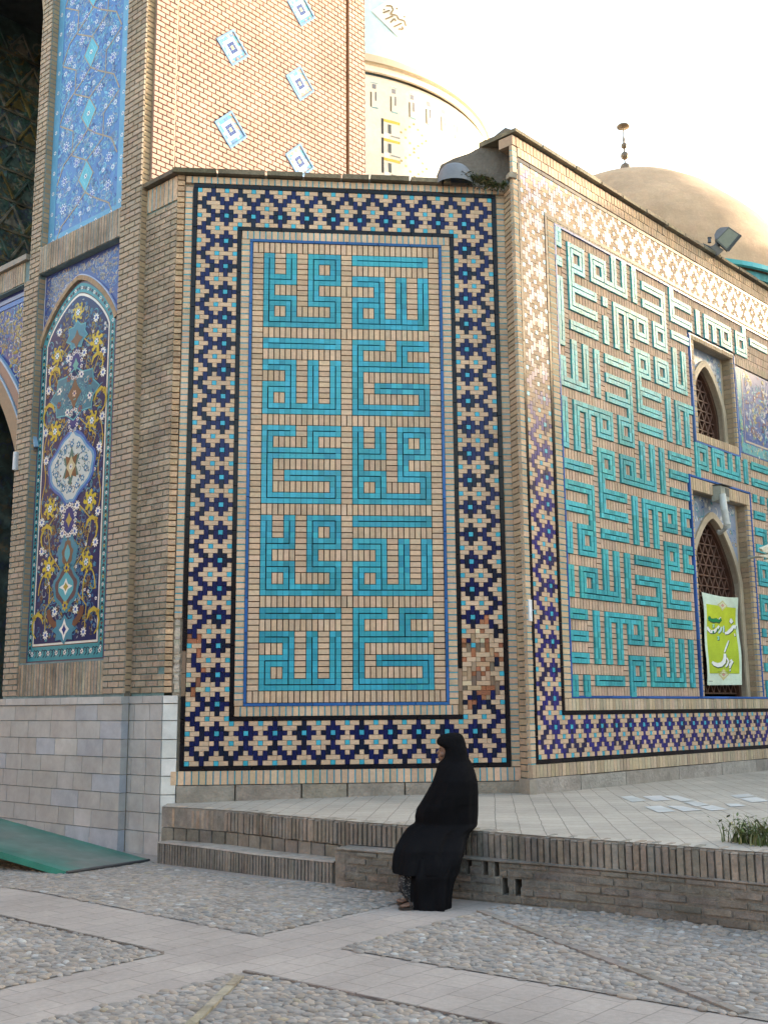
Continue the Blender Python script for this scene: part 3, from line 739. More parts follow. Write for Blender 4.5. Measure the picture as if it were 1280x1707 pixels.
scroll(mb, PT, lambda u, z: ((u-c)/.42)**2+((z-4.58)/.36)**2 < 1, (c-.45, c+.45, 4.2, 4.96), ff+.003, 150, (.022, .045), [(.06, .16, .26), (.10, .07, .06), (.04, .13, .12), (.12, .25, .34)], 0, 77)
for k in range(14):
    a = 2*math.pi*k/14; u, z = c+.34*math.sin(a), 4.58+.30*math.cos(a)
    rosette(mb, PT, u, z, .05, 6, ff+.0035, (.05, .17, .30), (.5, .55, .55), 0, a)
    ribbon(mb, PT, [(u+.05*math.cos(a+t), z+.05*math.sin(a-t)) for t in (0, .9, 1.8)], .012, ff, ff+.003, (.14, .10, .09))
star(4.58, .21, .27, 6, (.05, .13, .12), ff+.004, .55); star(4.58, .19, .22, 4, (.13, .07, .04), ff+.005, .5, .78); star(4.58, .11, .15, 4, (.42, .38, .24), ff+.006, .6); rosette(mb, PT, c, 4.58, .045, 8, ff+.007, WH, DKB)
P = drop(3.89, .17, .24, DKB, ff)
for k in range(15):
    a = 2*math.pi*k/15; rosette(mb, PT, c+.145*math.sin(a), 3.88+.20*math.cos(a), .038, 5, ff+.001, WH, (.12, .05, .06))
star(3.88, .07, .10, 4, (.35, .28, .08), ff+.002, .6)
drop(3.45, .22, .26, CY1, ff, .06); drop(3.44, .12, .18, BRN, ff+.001, .1); drop(3.45, .06, .1, CY2, ff+.002)
drop(3.02, .29, .30, CY1, ff, .05); drop(3.02, .24, .24, (.09, .06, .07), ff+.001, .05); drop(3.02, .17, .17, CY2, ff+.002); star(3.02, .15, .11, 4, WH, ff+.003, .45); star(3.02, .06, .06, 4, (.3, .25, .05), ff+.004, .6)
for z in (2.78, 3.26): rosette(mb, PT, c, z, .07, 7, ff+.003, YL, DKB)
ribbon(mb, PT, [(c+.38*math.sin(t), 2.50+.30*(1-math.cos(t))*.9) for t in [-1.5+.25*k for k in range(13)]], .09, ff, ff+.0005, (.13, .06, .04))
P = star(2.48, .27, .19, 8, CY1, ff+.001, .7); star(2.48, .11, .14, 4, WH, ff+.002, .55); star(2.48, .05, .07, 4, DKB, ff+.003, .6)
np_ = mb.build('niche_tile_panel', GLAZE, portal)
mb = MB()          # spandrel scrolls and the brick arch ring
def inspan(u, z):
    t = 1-abs(u-c)/(hw+.02); t = max(t, 0); za = 6.38+.78*(1-(1-t)**1.55)**.8
    return 1.2 < u < 2.83 and z > za+.10 and z < 7.37 and z > 6.5
scroll(mb, PT, inspan, (1.05, 2.85, 6.5, 7.4), d+.002, 1500, (.028, .05), [(.33, .27, .20), (.36, .32, .28), (.40, .42, .46), (.10, .20, .42), (.06, .14, .36)], 0, 51)
ribbon(mb, PT, [(2.868, 6.4), (2.868, 7.40)], .014, d, d+.004, (.5, .5, .55))
ribbon(mb, PT, [(a, b+.075) for a, b in arch_pts(c, hw+.03, 6.38, 7.12, 16)], .018, d, d+.03, (.36, .42, .58))
A = arch_pts(c, hw+.02, 6.36, 7.12, 26)
for i in range(len(A)-1): ribbon(mb, PT, [(A[i][0], A[i][1]+.035), (A[i+1][0], A[i+1][1]+.035)], .065, d, d+.036+rnd.uniform(0, .003), jit((.33, .24, .16), .13), 1)
mb.build('niche_arch', [GLAZE, BRICK], np_)
# left bay: tiled spandrel, arch and the dark hall behind
mb = MB(); c2, hw2 = 5.15, 1.91; A = arch_pts(c2, hw2, 4.65, 6.75, 22, 1.7)
for i in range(len(A)-1):
    a, b = A[i], A[i+1]
    if abs(a[0]-b[0]) > 1e-6: mb.face([PT(*a, -.10), PT(*b, -.10), PT(b[0], 7.39, -.10), PT(a[0], 7.39, -.10)], (.045, .06, .20))
    mb.face([PT(*a, -.06), PT(*a, -.75), PT(*b, -.75), PT(*b, -.06)], (.25, .20, .14), 1)
off = lambda w: [(c2+(a-c2)*(1+w/hw2), b+w*.8) for a, b in A]
ribbon(mb, PT, off(.10), .22, -.10, -.055, (.30, .22, .15), 1)
ribbon(mb, PT, off(.22), .03, -.10, -.045, (.20, .34, .48)); ribbon(mb, PT, off(.31), .15, -.10, -.06, (.17, .13, .13)); ribbon(mb, PT, off(.40), .03, -.10, -.045, (.25, .38, .52))
ribbon(mb, PT, [(3.26, 7.30), (6.4, 7.30)], .06, -.10, -.085, (.20, .22, .33)); ribbon(mb, PT, [(3.26, 7.22), (6.4, 7.22)], .07, -.10, -.09, (.06, .13, .36))
def inl(u, z):
    t = 1-abs(u-c2)/(hw2+.42)
    return t > 0 and u > 3.27 and z < 7.18 and z > 4.65+.34+2.1*(1-(1-t)**1.7)**.8
scroll(mb, PT, inl, (3.25, 4.6, 5.2, 7.2), -.097, 1100, (.03, .075), [(.34, .28, .07), (.08, .22, .40), (.5, .5, .5), (.33, .26, .10), (.05, .12, .34)], 0, 61)
mb.build('left_bay_arch', [GLAZE, BRICK], portal)
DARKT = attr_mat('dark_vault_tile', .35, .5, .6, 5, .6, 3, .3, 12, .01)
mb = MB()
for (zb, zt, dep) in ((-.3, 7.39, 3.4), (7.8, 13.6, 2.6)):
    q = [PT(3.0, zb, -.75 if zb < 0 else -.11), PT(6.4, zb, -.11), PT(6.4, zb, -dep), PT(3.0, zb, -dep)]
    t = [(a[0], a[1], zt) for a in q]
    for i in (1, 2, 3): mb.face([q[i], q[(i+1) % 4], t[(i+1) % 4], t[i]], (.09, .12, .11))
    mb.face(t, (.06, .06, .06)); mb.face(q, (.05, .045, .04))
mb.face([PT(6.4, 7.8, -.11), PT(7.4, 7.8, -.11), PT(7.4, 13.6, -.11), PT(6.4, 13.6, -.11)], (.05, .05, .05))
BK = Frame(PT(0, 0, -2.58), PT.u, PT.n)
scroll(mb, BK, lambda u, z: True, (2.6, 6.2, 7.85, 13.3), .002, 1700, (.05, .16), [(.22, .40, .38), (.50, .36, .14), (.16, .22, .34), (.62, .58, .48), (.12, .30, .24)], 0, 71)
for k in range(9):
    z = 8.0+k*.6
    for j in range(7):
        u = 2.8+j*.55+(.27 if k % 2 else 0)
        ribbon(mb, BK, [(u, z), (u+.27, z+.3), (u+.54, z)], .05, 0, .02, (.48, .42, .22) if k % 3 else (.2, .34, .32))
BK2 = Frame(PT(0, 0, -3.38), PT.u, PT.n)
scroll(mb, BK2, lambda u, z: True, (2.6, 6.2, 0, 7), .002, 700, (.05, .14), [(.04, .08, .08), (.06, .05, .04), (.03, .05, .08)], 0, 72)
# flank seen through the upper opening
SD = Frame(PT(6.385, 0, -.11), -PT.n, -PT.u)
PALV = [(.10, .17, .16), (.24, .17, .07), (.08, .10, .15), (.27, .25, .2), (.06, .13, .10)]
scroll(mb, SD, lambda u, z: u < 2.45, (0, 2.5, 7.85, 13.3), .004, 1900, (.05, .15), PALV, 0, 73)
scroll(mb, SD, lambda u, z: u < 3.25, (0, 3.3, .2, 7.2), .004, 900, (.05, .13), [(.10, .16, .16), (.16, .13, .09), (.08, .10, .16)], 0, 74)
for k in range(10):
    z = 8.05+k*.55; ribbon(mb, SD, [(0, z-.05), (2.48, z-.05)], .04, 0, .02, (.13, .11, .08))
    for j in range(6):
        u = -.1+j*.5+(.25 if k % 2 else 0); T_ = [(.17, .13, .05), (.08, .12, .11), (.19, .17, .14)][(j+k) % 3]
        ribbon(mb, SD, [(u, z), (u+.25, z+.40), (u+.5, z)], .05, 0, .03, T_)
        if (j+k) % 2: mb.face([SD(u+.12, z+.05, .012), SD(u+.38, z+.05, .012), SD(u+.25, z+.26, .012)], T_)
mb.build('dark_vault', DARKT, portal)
mb = MB()          # chamfered shoulder of the upper opening
mb.prism([PT(3.10, 11.35, -.1), PT(3.42, 13.0, -.1), PT(3.10, 13.0, -.1)], [PT(3.10, 11.35, -.005), PT(3.42, 13.0, -.005), PT(3.10, 13.0, -.005)], (.30, .24, .17))
mb.build('opening_shoulder', BRICK, pw)
mb = MB()          # marble dado
for i in range(9):
    s = .60; k = 0
    while s < 3.28:
        L_ = rnd.uniform(.32, .58); e1 = min(s+L_, 3.28)
        if 3.28-e1 < .15: e1 = 3.28
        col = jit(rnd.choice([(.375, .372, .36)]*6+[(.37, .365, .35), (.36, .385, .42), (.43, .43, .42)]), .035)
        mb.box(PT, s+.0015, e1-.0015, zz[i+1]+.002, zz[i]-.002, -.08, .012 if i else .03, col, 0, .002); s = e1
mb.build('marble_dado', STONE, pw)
# ---------------------------------------------------------------- brick tower behind the parapet
TW = Frame((-1.665, 13.02, 0), RT.u, RT.n)
tower = thing('brick_tower', 'pale brick tower face studded with small blue diamond tiles, rising behind the left parapet', 'tower', TW(1.9, 8, 0))
mb = MB()
for a, b in ((0, 3.455), (3.51, 3.87)): mb.face([TW(a, 7.9, 0), TW(b, 7.9, 0), TW(b, 13.6, 0), TW(a, 13.6, 0)], (.14, .10, .07))
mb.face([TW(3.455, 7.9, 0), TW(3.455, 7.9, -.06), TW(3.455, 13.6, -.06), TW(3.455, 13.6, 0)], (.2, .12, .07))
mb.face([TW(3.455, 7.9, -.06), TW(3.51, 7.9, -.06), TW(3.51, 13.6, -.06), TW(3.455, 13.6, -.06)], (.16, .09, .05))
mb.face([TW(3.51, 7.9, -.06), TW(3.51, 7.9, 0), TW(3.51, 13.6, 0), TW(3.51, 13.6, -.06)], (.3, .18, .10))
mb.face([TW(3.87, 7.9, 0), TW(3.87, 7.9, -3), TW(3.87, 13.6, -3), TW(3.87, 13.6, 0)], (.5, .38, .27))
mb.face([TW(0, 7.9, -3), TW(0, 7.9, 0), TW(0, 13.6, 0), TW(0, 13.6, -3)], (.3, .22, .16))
mb.face([TW(0, 13.6, 0), TW(3.87, 13.6, 0), TW(3.87, 13.6, -3), TW(0, 13.6, -3)], (.3, .25, .2))
tww = mb.build('wall', BRICK, tower)
mb = MB(); DIA = [(1.247, 10.505), (1.243, 9.268), (2.500, 10.513), (2.506, 9.283), (2.515, 11.727), (1.25, 11.74), (2.52, 12.96), (1.25, 12.97)]; HD = .285
isd = lambda u, z: any(abs(u-a)+abs(z-b) < HD-.06 for a, b in DIA)
tb_ = (.42, .285, .23)
kq = dict(d0=-.005, d1=.016, L=.135, H=.072, j=.0075, e=.005, a=.07, rag=.0025)
for a_, b_, o_ in ((0, .325, 0), (.341, 3.45, .04), (3.515, 3.868, 0)): part('brickwork', BRICK, tww, courses, TW, a_, b_, 7.95, 13.5, col=tb_, skip=isd if o_ else None, off0=o_, **kq)
part('brick_fillet', BRICK, tww, lambda m_: m_.box(TW, .326, .340, 7.95, 13.5, -.005, .012, (.62, .45, .33)))
for (a, b) in DIA:
    mb = MB(); cc = [(a-HD, b), (a, b+HD), (a+HD, b), (a, b-HD)]
    mb.prism([TW(u, z, -.02) for u, z in cc[::-1]], [TW(u, z, .013) for u, z in cc[::-1]], (.17, .34, .42))
    for k in range(4):
        p, q = cc[k], cc[(k+1) % 4]; s_ = .86
        pi_, qi = [(a+(w[0]-a)*s_, b+(w[1]-b)*s_) for w in (p, q)]
        mb.prism([TW(*w, -.02) for w in (p, q, qi, pi_)], [TW(*w, .026) for w in (p, q, qi, pi_)], (.15, .26, .44))
    n = 7; st = HD*.84/n
    for i in range(-n, n+1):
        for j in range(-n, n+1):
            if (i+j) % 2 or abs(i)+abs(j) > n-1 or abs(i)+abs(j) < 1: continue
            rr = abs(i)+abs(j); col = (.36, .32, .2) if rr == 0 else ((.05, .07, .2) if rr in (1, 2) and (i*j == 0 or rr == 2) else ((.46, .47, .47) if rr in (3, 4) else rnd.choice(((.10, .29, .36), (.26, .36, .39), (.12, .22, .38)))))
            u, z = a+i*st, b+j*st
            mb.face([TW(u-st*.9, z, .0145), TW(u, z-st*.9, .0145), TW(u+st*.9, z, .0145), TW(u, z+st*.9, .0145)], jit(col, .1))
    rosette(mb, TW, a, b, .035, 6, .0155, (.50, .42, .22), (.5, .4, .2))
    mb.build('diamond_tile', GLAZE, tower)
# ---------------------------------------------------------------- great drum and dome
DX, DY, DR, DZ = .64, 24.0, 4.25, 14.31
dome = thing('great_dome', 'large pale tiled drum and blue dome with white lettering, rising behind the brick tower', 'dome', (DX, DY, 6))
mb = MB(); mb.lathe(DX, DY, [(DR-.06, 6), (DR-.06, DZ-.30), (DR-.02, DZ-.28)], (.86, .86, .84), 0, 96); drm = mb.build('drum', GLAZE, dome, True)
mb = MB(); mb.lathe(DX, DY, [(DR-.05, DZ-.20), (DR-.02, DZ-.18), (DR-.02, DZ-.06), (DR+.03, DZ-.04), (DR+.03, DZ), (DR-.4, DZ+.02)], (.42, .30, .19), 0, 160, colf=lambda i, j: jit((.74, .66, .56), .05) if i < 3 else (.26, .2, .12)); mb.build('cornice', BRICK, drm)
mb = MB()
def cyl(a, z, d=0): return (DX+(DR-.06+d)*math.cos(a), DY+(DR-.06+d)*math.sin(a), z)
def cq(a0, a1, z0, z1, col, d=.004): mb.face([cyl(a0, z0, d), cyl(a1, z0, d), cyl(a1, z1, d), cyl(a0, z1, d)], col)
da = 1/DR
for k in range(-16, 20):
    a = -math.pi/2+.318+k*.30
    for j in range(-2, 16):                      # vertical lattice columns every few metres
        z = DZ-1.15-j*.42
        if k % 5 == 0 and z < DZ-1.0:
            cq(a, a+.012, z-.34, z, (.05, .05, .05)); cq(a+.012, a+.10, z-.06, z-.0, (.50, .38, .07), .006); cq(a+.035, a+.052, z-.30, z-.1, (.09, .10, .10), .006); cq(a+.05, a+.10, z-.36, z-.33, (.20, .22, .22), .006); cq(a+.012, a+.04, z-.42, z-.30, (.70, .68, .62), .007)
for k in range(0, 120):
    a = 2*math.pi*k/120
    if k % 2: cq(a, a+.008, DZ-.95, DZ-.62, (.10, .09, .06)); cq(a+.025, a+.032, DZ-.80, DZ-.60, (.12, .12, .14)); cq(a+.008, a+.04, DZ-.97, DZ-.94, (.15, .3, .33))
    if k % 2: cq(a+.01, a+.03, DZ-.54, DZ-.44, (.20, .20, .22)); cq(a, a+.04, DZ-.42, DZ-.40, (.30, .42, .45))
for k in range(-8, 9):
    a0 = -math.pi/2+.50+k*.36
    for j in range(8):
        zc = DZ-1.35-j*.62
        for t in range(24):
            x = t/6; s_ = int(x) % 4; f = x-int(x); pts = [(0, .27), (.075, 0), (0, -.27), (-.075, 0)]
            p, q = pts[s_], pts[(s_+1) % 4]; a, z = a0+p[0]+(q[0]-p[0])*f, zc+p[1]+(q[1]-p[1])*f
            if t % 2 == 0: cq(a-.006, a+.006, z-.022, z+.022, (.48, .42, .18) if t % 3 else (.30, .26, .12))
mb.build('tile_pattern', GLAZE, drm)
DPROF = [(3.95, DZ), (4.0, DZ+.35), (4.12, DZ+1.0), (4.18, DZ+1.8), (4.10, DZ+2.8), (3.8, DZ+3.9), (3.2, DZ+5.1), (2.3, DZ+6.2), (1.2, DZ+7.1), (.3, DZ+7.7), (.02, DZ+7.9)]
mb = MB(); mb.lathe(DX, DY, DPROF, (.34, .52, .58), 0, 96, colf=lambda i, j: (.55, .46, .36) if i == 0 else jit((.46, .64, .70), .04)); shl = mb.build('dome_shell', GLAZE, dome, True)
def dr(z):
    for (r0, z0_), (r1, z1_) in zip(DPROF, DPROF[1:]):
        if z0_ <= z <= z1_: return r0+(r1-r0)*(z-z0_)/(z1_-z0_)
    return 0
def dome_hit(px, py, lift):
    v = px_ray(px, py); t = 15.0
    while t < 40:
        p = Vector((0, 0, CAM_H))+v*t
        if math.hypot(p.x-DX, p.y-DY) < dr(p.z)+lift: return p
        t += .01
    return p
mb = MB()
quad = [(619, 17), (652, -4), (693, 40), (664, 61)]
def bil(a, b):
    p = [quad[0][i]*(1-a)*(1-b)+quad[3][i]*a*(1-b)+quad[2][i]*a*b+quad[1][i]*(1-a)*b for i in (0, 1)]; return p
for i in range(8):
    for j in range(5): mb.face([dome_hit(*bil((i+p)/8, (j+q)/5), .02) for p, q in ((0, 0), (1, 0), (1, 1), (0, 1))], (.72, .72, .70))
for P in ([(.10, .62), (.18, .78), (.30, .72), (.36, .50), (.48, .66), (.60, .60), (.72, .74), (.88, .62)], [(.22, .30), (.26, .60)], [(.40, .18), (.44, .52)], [(.55, .22), (.52, .48), (.60, .45)], [(.70, .20), (.74, .58)], [(.82, .28), (.90, .42), (.82, .48)], [(.30, .88), (.36, .86)], [(.62, .85), (.66, .88)], [(.14, .42), (.18, .45)]):
    for (a, b) in zip(P, P[1:]):
        n_ = (b[1]-a[1], a[0]-b[0]); L_ = math.hypot(*n_) or 1; n_ = (n_[0]/L_*.022, n_[1]/L_*.035)
        mb.face([dome_hit(*bil(a[0]-n_[0], a[1]-n_[1]), .035), dome_hit(*bil(b[0]-n_[0], b[1]-n_[1]), .035), dome_hit(*bil(b[0]+n_[0], b[1]+n_[1]), .035), dome_hit(*bil(a[0]+n_[0], a[1]+n_[1]), .035)], (.20, .16, .10))
mb.build('inscription', GLAZE, shl)
# ---------------------------------------------------------------- brown brick dome on the right
BX, BY = 6.933, 20.0
bd = thing('brick_dome', 'plain brown brick dome with a turquoise ring and beaded finial, behind the right wing', 'dome', (BX, BY, 7))
prof = [(.0, 12.05), (.35, 11.99), (.6, 11.92), (.90, 11.82), (1.35, 11.60), (1.79, 11.30), (2.16, 10.94), (2.43, 10.68), (2.66, 10.42), (2.9, 10.05), (3.1, 9.6), (3.22, 9.1), (3.25, 8.95)]
rows = []
for (r0, z0_), (r1, z1_) in zip(prof, prof[1:]):
    for k in range(4): rows.append((r0+(r1-r0)*k/4, z0_+(z1_-z0_)*k/4))
rows.append(prof[-1])
mb = MB(); mb.lathe(BX, BY, rows[::-1], (.3, .2, .13), 0, 160, colf=lambda i, j: jit((.43, .30, .195), .05)); mb.build('dome_shell', BRICK, bd, True)
mb = MB(); mb.lathe(BX, BY, [(3.27, 8.84), (3.31, 8.86), (3.31, 8.94), (3.25, 8.97)], TURQ, 0, 96, colf=lambda i, j: jit((.07, .36, .38), .15)); mb.build('turquoise_ring', GLAZE, bd)
mb = MB(); mb.lathe(BX, BY, [(2.95, 6.5), (2.95, 8.45), (2.97, 8.5), (2.97, 8.66), (3.2, 8.7), (3.2, 8.84)], BUFF, 0, 200, colf=lambda i, j: jit((.36, .27, .19), .15) if i == 2 else (jit((.10, .32, .36), .2) if (j//4) % 3 else jit((.34, .25, .18), .1))); mb.build('drum', BRICK, bd)
mb = MB(); fp = [(.015, 12.0), (.05, 12.02), (.035, 12.12)]
def bulb(zc, r, h): return [(r*math.sin(a)+.016, zc-h*math.cos(a)) for a in [math.pi*k/8 for k in range(9)]]
fp += bulb(12.27, .092, .11)+bulb(12.55, .066, .08)+bulb(12.77, .048, .06)+[(.02, 12.84), (.026, 12.9), (.018, 12.96), (.012, 13.0), (.012, 13.16), (.03, 13.17), (.13, 13.18), (.135, 13.20), (.10, 13.235), (.03, 13.265), (.0, 13.28)]
mb.lathe(BX, BY, fp, (.12, .09, .06), 0, 20); mb.build('finial', METAL, bd, True)
# ---------------------------------------------------------------- courtyard ground
def zg(x, y): return -.10*min(max((y-9.6)/2.3, 0), 1) if x < 2.5 else 0.0
def paver_mat(name, angle, bw, rh, c1, c2, mort, mo=.006, bump=.5, off=.5):
    m, n, l, b = nodes(name)
    tc = N(n, 'ShaderNodeTexCoord'); mp = N(n, 'ShaderNodeMapping'); mp.inputs['Rotation'].default_value = (0, 0, -angle)
    l.new(tc.outputs['Object'], mp.inputs[0])
    wn = N(n, 'ShaderNodeTexNoise'); wn.inputs['Scale'].default_value = 2.3; l.new(mp.outputs[0], wn.inputs['Vector'])
    wa = N(n, 'ShaderNodeVectorMath', operation='SCALE'); l.new(wn.outputs['Color'], wa.inputs[0]); wa.inputs['Scale'].default_value = .03
    ad = N(n, 'ShaderNodeVectorMath', operation='ADD'); l.new(mp.outputs[0], ad.inputs[0]); l.new(wa.outputs[0], ad.inputs[1])
    br = N(n, 'ShaderNodeTexBrick'); br.offset = off; l.new(ad.outputs[0], br.inputs['Vector'])
    br.inputs['Scale'].default_value = 1; br.inputs['Brick Width'].default_value = bw; br.inputs['Row Height'].default_value = rh
    br.inputs['Mortar Size'].default_value = mo; br.inputs['Mortar Smooth'].default_value = .4
    br.inputs['Color1'].default_value = (*c1, 1); br.inputs['Color2'].default_value = (*c2, 1); br.inputs['Mortar'].default_value = (*mort, 1)
    n1 = N(n, 'ShaderNodeTexNoise'); n1.inputs['Scale'].default_value = 26; n1.inputs['Detail'].default_value = 8; n1.inputs['Roughness'].default_value = .75
    n2 = N(n, 'ShaderNodeTexNoise'); n2.inputs['Scale'].default_value = 1.4; n2.inputs['Detail'].default_value = 6
    for q in (n1, n2): l.new(tc.outputs['Object'], q.inputs['Vector'])
    r1 = N(n, 'ShaderNodeMapRange'); r1.inputs[1].default_value = .25; r1.inputs[2].default_value = .75; r1.inputs[3].default_value = .80; r1.inputs[4].default_value = 1.15; l.new(n1.outputs[0], r1.inputs[0])
    r2 = N(n, 'ShaderNodeMapRange'); r2.inputs[1].default_value = .3; r2.inputs[2].default_value = .7; r2.inputs[3].default_value = .80; r2.inputs[4].default_value = 1.08; l.new(n2.outputs[0], r2.inputs[0])
    mu = N(n, 'ShaderNodeMath', operation='MULTIPLY'); l.new(r1.outputs[0], mu.inputs[0]); l.new(r2.outputs[0], mu.inputs[1])
    vm = N(n, 'ShaderNodeVectorMath', operation='SCALE'); l.new(br.outputs['Color'], vm.inputs[0]); l.new(mu.outputs[0], vm.inputs['Scale']); l.new(vm.outputs[0], b.inputs['Base Color'])
    b.inputs['Roughness'].default_value = .8; b.inputs['Specular IOR Level'].default_value = .3
    hs = N(n, 'ShaderNodeMath', operation='MULTIPLY_ADD'); l.new(n1.outputs[0], hs.inputs[0]); hs.inputs[1].default_value = .45
    iv = N(n, 'ShaderNodeMath', operation='SUBTRACT'); iv.inputs[0].default_value = 1; l.new(br.outputs['Fac'], iv.inputs[1]); l.new(iv.outputs[0], hs.inputs[2])
    bp = N(n, 'ShaderNodeBump'); bp.inputs['Strength'].default_value = bump; bp.inputs['Distance'].default_value = .006; l.new(hs.outputs[0], bp.inputs['Height']); l.new(bp.outputs[0], b.inputs['Normal'])
    return m
PAVER = paver_mat('courtyard_pavers', math.radians(45), .27, .20, (.335, .298, .268), (.305, .27, .245), (.225, .20, .18), .0045)
TERR = paver_mat('terrace_tiles', math.radians(79), .245, .19, (.405, .365, .31), (.37, .335, .285), (.19, .17, .145), .0045, .5, .37)
xs = [-200, -60, -20, -8]+[-5+.25*i for i in range(41)]+[8, 20, 60, 200]; ys = [-200, -60, -15, 0]+[2+.25*i for i in range(53)]+[20, 60, 200]
mb = MB()
for i in range(len(xs)-1):
    for j in range(len(ys)-1):
        mb.face([(x, y, zg(x, y)) for x, y in ((xs[i], ys[j]), (xs[i+1], ys[j]), (xs[i+1], ys[j+1]), (xs[i], ys[j+1]))], (.4, .35, .32))
g = mb.build('courtyard_ground', PAVER); g['kind'] = 'structure'
# pebble beds
POLYS = [[(-.117, 7.589), (1.17, 8.92), (.5, 9.64), (-.23, 10.30), (-1.2, 11.75), (-1.42, 12.4), (-4.4, 12.3)],
         [(-.682, 7.108), (-4.2, 10.87), (-4.2, 3.8)],
         [(-.18, 6.56), (-2.7, 4.2), (-2.7, 3.4), (3.0, 3.4)],
         [(.398, 7.117), (1.70, 8.44), (2.35, 8.05), (3.2, 7.22), (5.2, 5.2), (5.2, 2.45)]]
def inpoly(x, y, P):
    c_ = False
    for i in range(len(P)):
        (x0, y0), (x1, y1) = P[i], P[i-1]
        if (y0 > y) != (y1 > y) and x < (x1-x0)*(y-y0)/(y1-y0)+x0: c_ = not c_
    return c_
mb = MB(); st = .2
for P in POLYS:
    X0, X1, Y0, Y1 = min(p[0] for p in P), max(p[0] for p in P), min(p[1] for p in P), max(p[1] for p in P)
    b_ = bmesh.new(); vs = [b_.verts.new((x, y, 0)) for x, y in P]; b_.faces.new(vs)
    for ax, lo_, hi_ in ((0, X0, X1), (1, Y0, Y1)):
        k = lo_+st
        while k < hi_:
            co = (k, 0, 0) if ax == 0 else (0, k, 0); no = (1, 0, 0) if ax == 0 else (0, 1, 0)
            bmesh.ops.bisect_plane(b_, geom=b_.verts[:]+b_.edges[:]+b_.faces[:], plane_co=co, plane_no=no); k += st
    for f in b_.faces:
        q = [v.co for v in f.verts]
        if f.normal.z < 0: q = q[::-1]
        mb.face([(v.x, v.y, zg(v.x, v.y)+.006) for v in q], (.27, .245, .22))
    b_.free()
g = mb.build('pebble_bed', ROUGH); g['kind'] = 'structure'
t_ = (1+5**.5)/2
ICO_V = [Vector(v).normalized() for v in [(-1, t_, 0), (1, t_, 0), (-1, -t_, 0), (1, -t_, 0), (0, -1, t_), (0, 1, t_), (0, -1, -t_), (0, 1, -t_), (t_, 0, -1), (t_, 0, 1), (-t_, 0, -1), (-t_, 0, 1)]]
ICO_F = [(0, 11, 5), (0, 5, 1), (0, 1, 7), (0, 7, 10), (0, 10, 11), (1, 5, 9), (5, 11, 4), (11, 10, 2), (10, 7, 6), (7, 1, 8), (3, 9, 4), (3, 4, 2), (3, 2, 6), (3, 6, 8), (3, 8, 9), (4, 9, 5), (2, 4, 11), (6, 2, 10), (8, 6, 7), (9, 8, 1)]
def ico2():
    V = list(ICO_V); Fc = []; cache = {}
    def mid(a, b):
        k = (min(a, b), max(a, b))
        if k not in cache: V.append(((V[a]+V[b])/2).normalized()); cache[k] = len(V)-1
        return cache[k]
    for a, b, c_ in ICO_F:
        x, y, z = mid(a, b), mid(b, c_), mid(c_, a); Fc += [(a, x, z), (b, y, x), (c_, z, y), (x, y, z)]
    return V, Fc
IV, IF = ico2()
mb = MB(); q = random.Random(11)
for pi_, P in enumerate(POLYS):
    X0, X1, Y0, Y1 = min(p[0] for p in P), max(p[0] for p in P), min(p[1] for p in P), max(p[1] for p in P)
    sp = .056 if pi_ else .056; y = Y0; row = 0
    while y < Y1:
        x = X0+(row % 2)*sp/2
        while x < X1:
            px_, py_ = x+q.uniform(-.018, .018), y+q.uniform(-.015, .015)
            if inpoly(px_, py_, P) and -3.6 < px_ < 4.2 and not (-2.0 < px_ < -1.4 and False):
                ln = math.hypot(px_-1.476, py_-8.209)
                # the brick strips are left free
                d1 = abs((px_-1.476)*(5.386-8.209)-(py_-8.209)*(2.24-1.476))/2.925
                d2 = abs((px_+.195)*(4.0-6.426)-(py_-6.426)*(-.722+.195))/2.48
                if not ((pi_ == 3 and d1 < .045) or (pi_ == 2 and d2 < .04)):
                    ra, rb, rc = q.uniform(.023, .044), q.uniform(.016, .028), q.uniform(.009, .017); an = q.gauss(-.6, .55)
                    if q.random() < .08: ra *= 1.4; rb *= 1.3
                    ca, sa = math.cos(an), math.sin(an); z0_ = zg(px_, py_)+.004+q.uniform(-.006, .004); sk = q.uniform(.75, 1.2)
                    tone = q.uniform(.19, .30); w = q.random()
                    col = (tone*1.06, tone*.96, tone*.86) if w < .62 else ((tone*1.16, tone*.98, tone*.80) if w < .9 else (tone*.98, tone*.96, tone*.92))
                    if q.random() < .012: col = (.31, .265, .19)
                    if q.random() < .02: col = (.38, .37, .35)
                    if pi_ == 0 and py_ > 8.6: rc *= .6
                    mb.mesh([(px_+ca*v.x*ra*(1+.15*v.y)-sa*v.y*rb, py_+sa*v.x*ra+ca*v.y*rb*sk, z0_+v.z*rc) for v in IV], IF, col)
            x += sp
        y += sp*.80; row += 1
PEB = attr_mat('pebble', .6, .35, .16, 40, .18, 1.5, .3, 80, .003, .1)
g = mb.build('river_pebbles', PEB, None, True); tag(g, None, None, None, 'stuff')
mb = MB()
def bars(p0, p1, w, col, L=.21):
    p0, p1 = Vector((*p0, 0)), Vector((*p1, 0)); u = (p1-p0).normalized(); n_ = Vector((-u.y, u.x, 0)); k = 0; T = (p1-p0).length
    while k < T:
        e1 = min(k+L, T); lo_ = [p0+u*(k+.004)+n_*w/2, p0+u*(k+.004)-n_*w/2, p0+u*(e1-.004)-n_*w/2, p0+u*(e1-.004)+n_*w/2]
        mb.prism([v+Vector((0, 0, -.03)) for v in lo_], [v+Vector((0, 0, .019+rnd.uniform(-.003, .003))) for v in lo_], jit(col, .1)); k = e1
bars((1.476, 8.209), (2.24, 5.386), .062, (.255, .225, .20)); bars((-.195, 6.426), (-.722, 4.0), .05, (.31, .27, .20))
bars((-.682, 7.108), (-4.2, 10.87), .02, (.2, .18, .165)); bars((-.18, 6.56), (3.0, 3.38), .02, (.22, .19, .17))
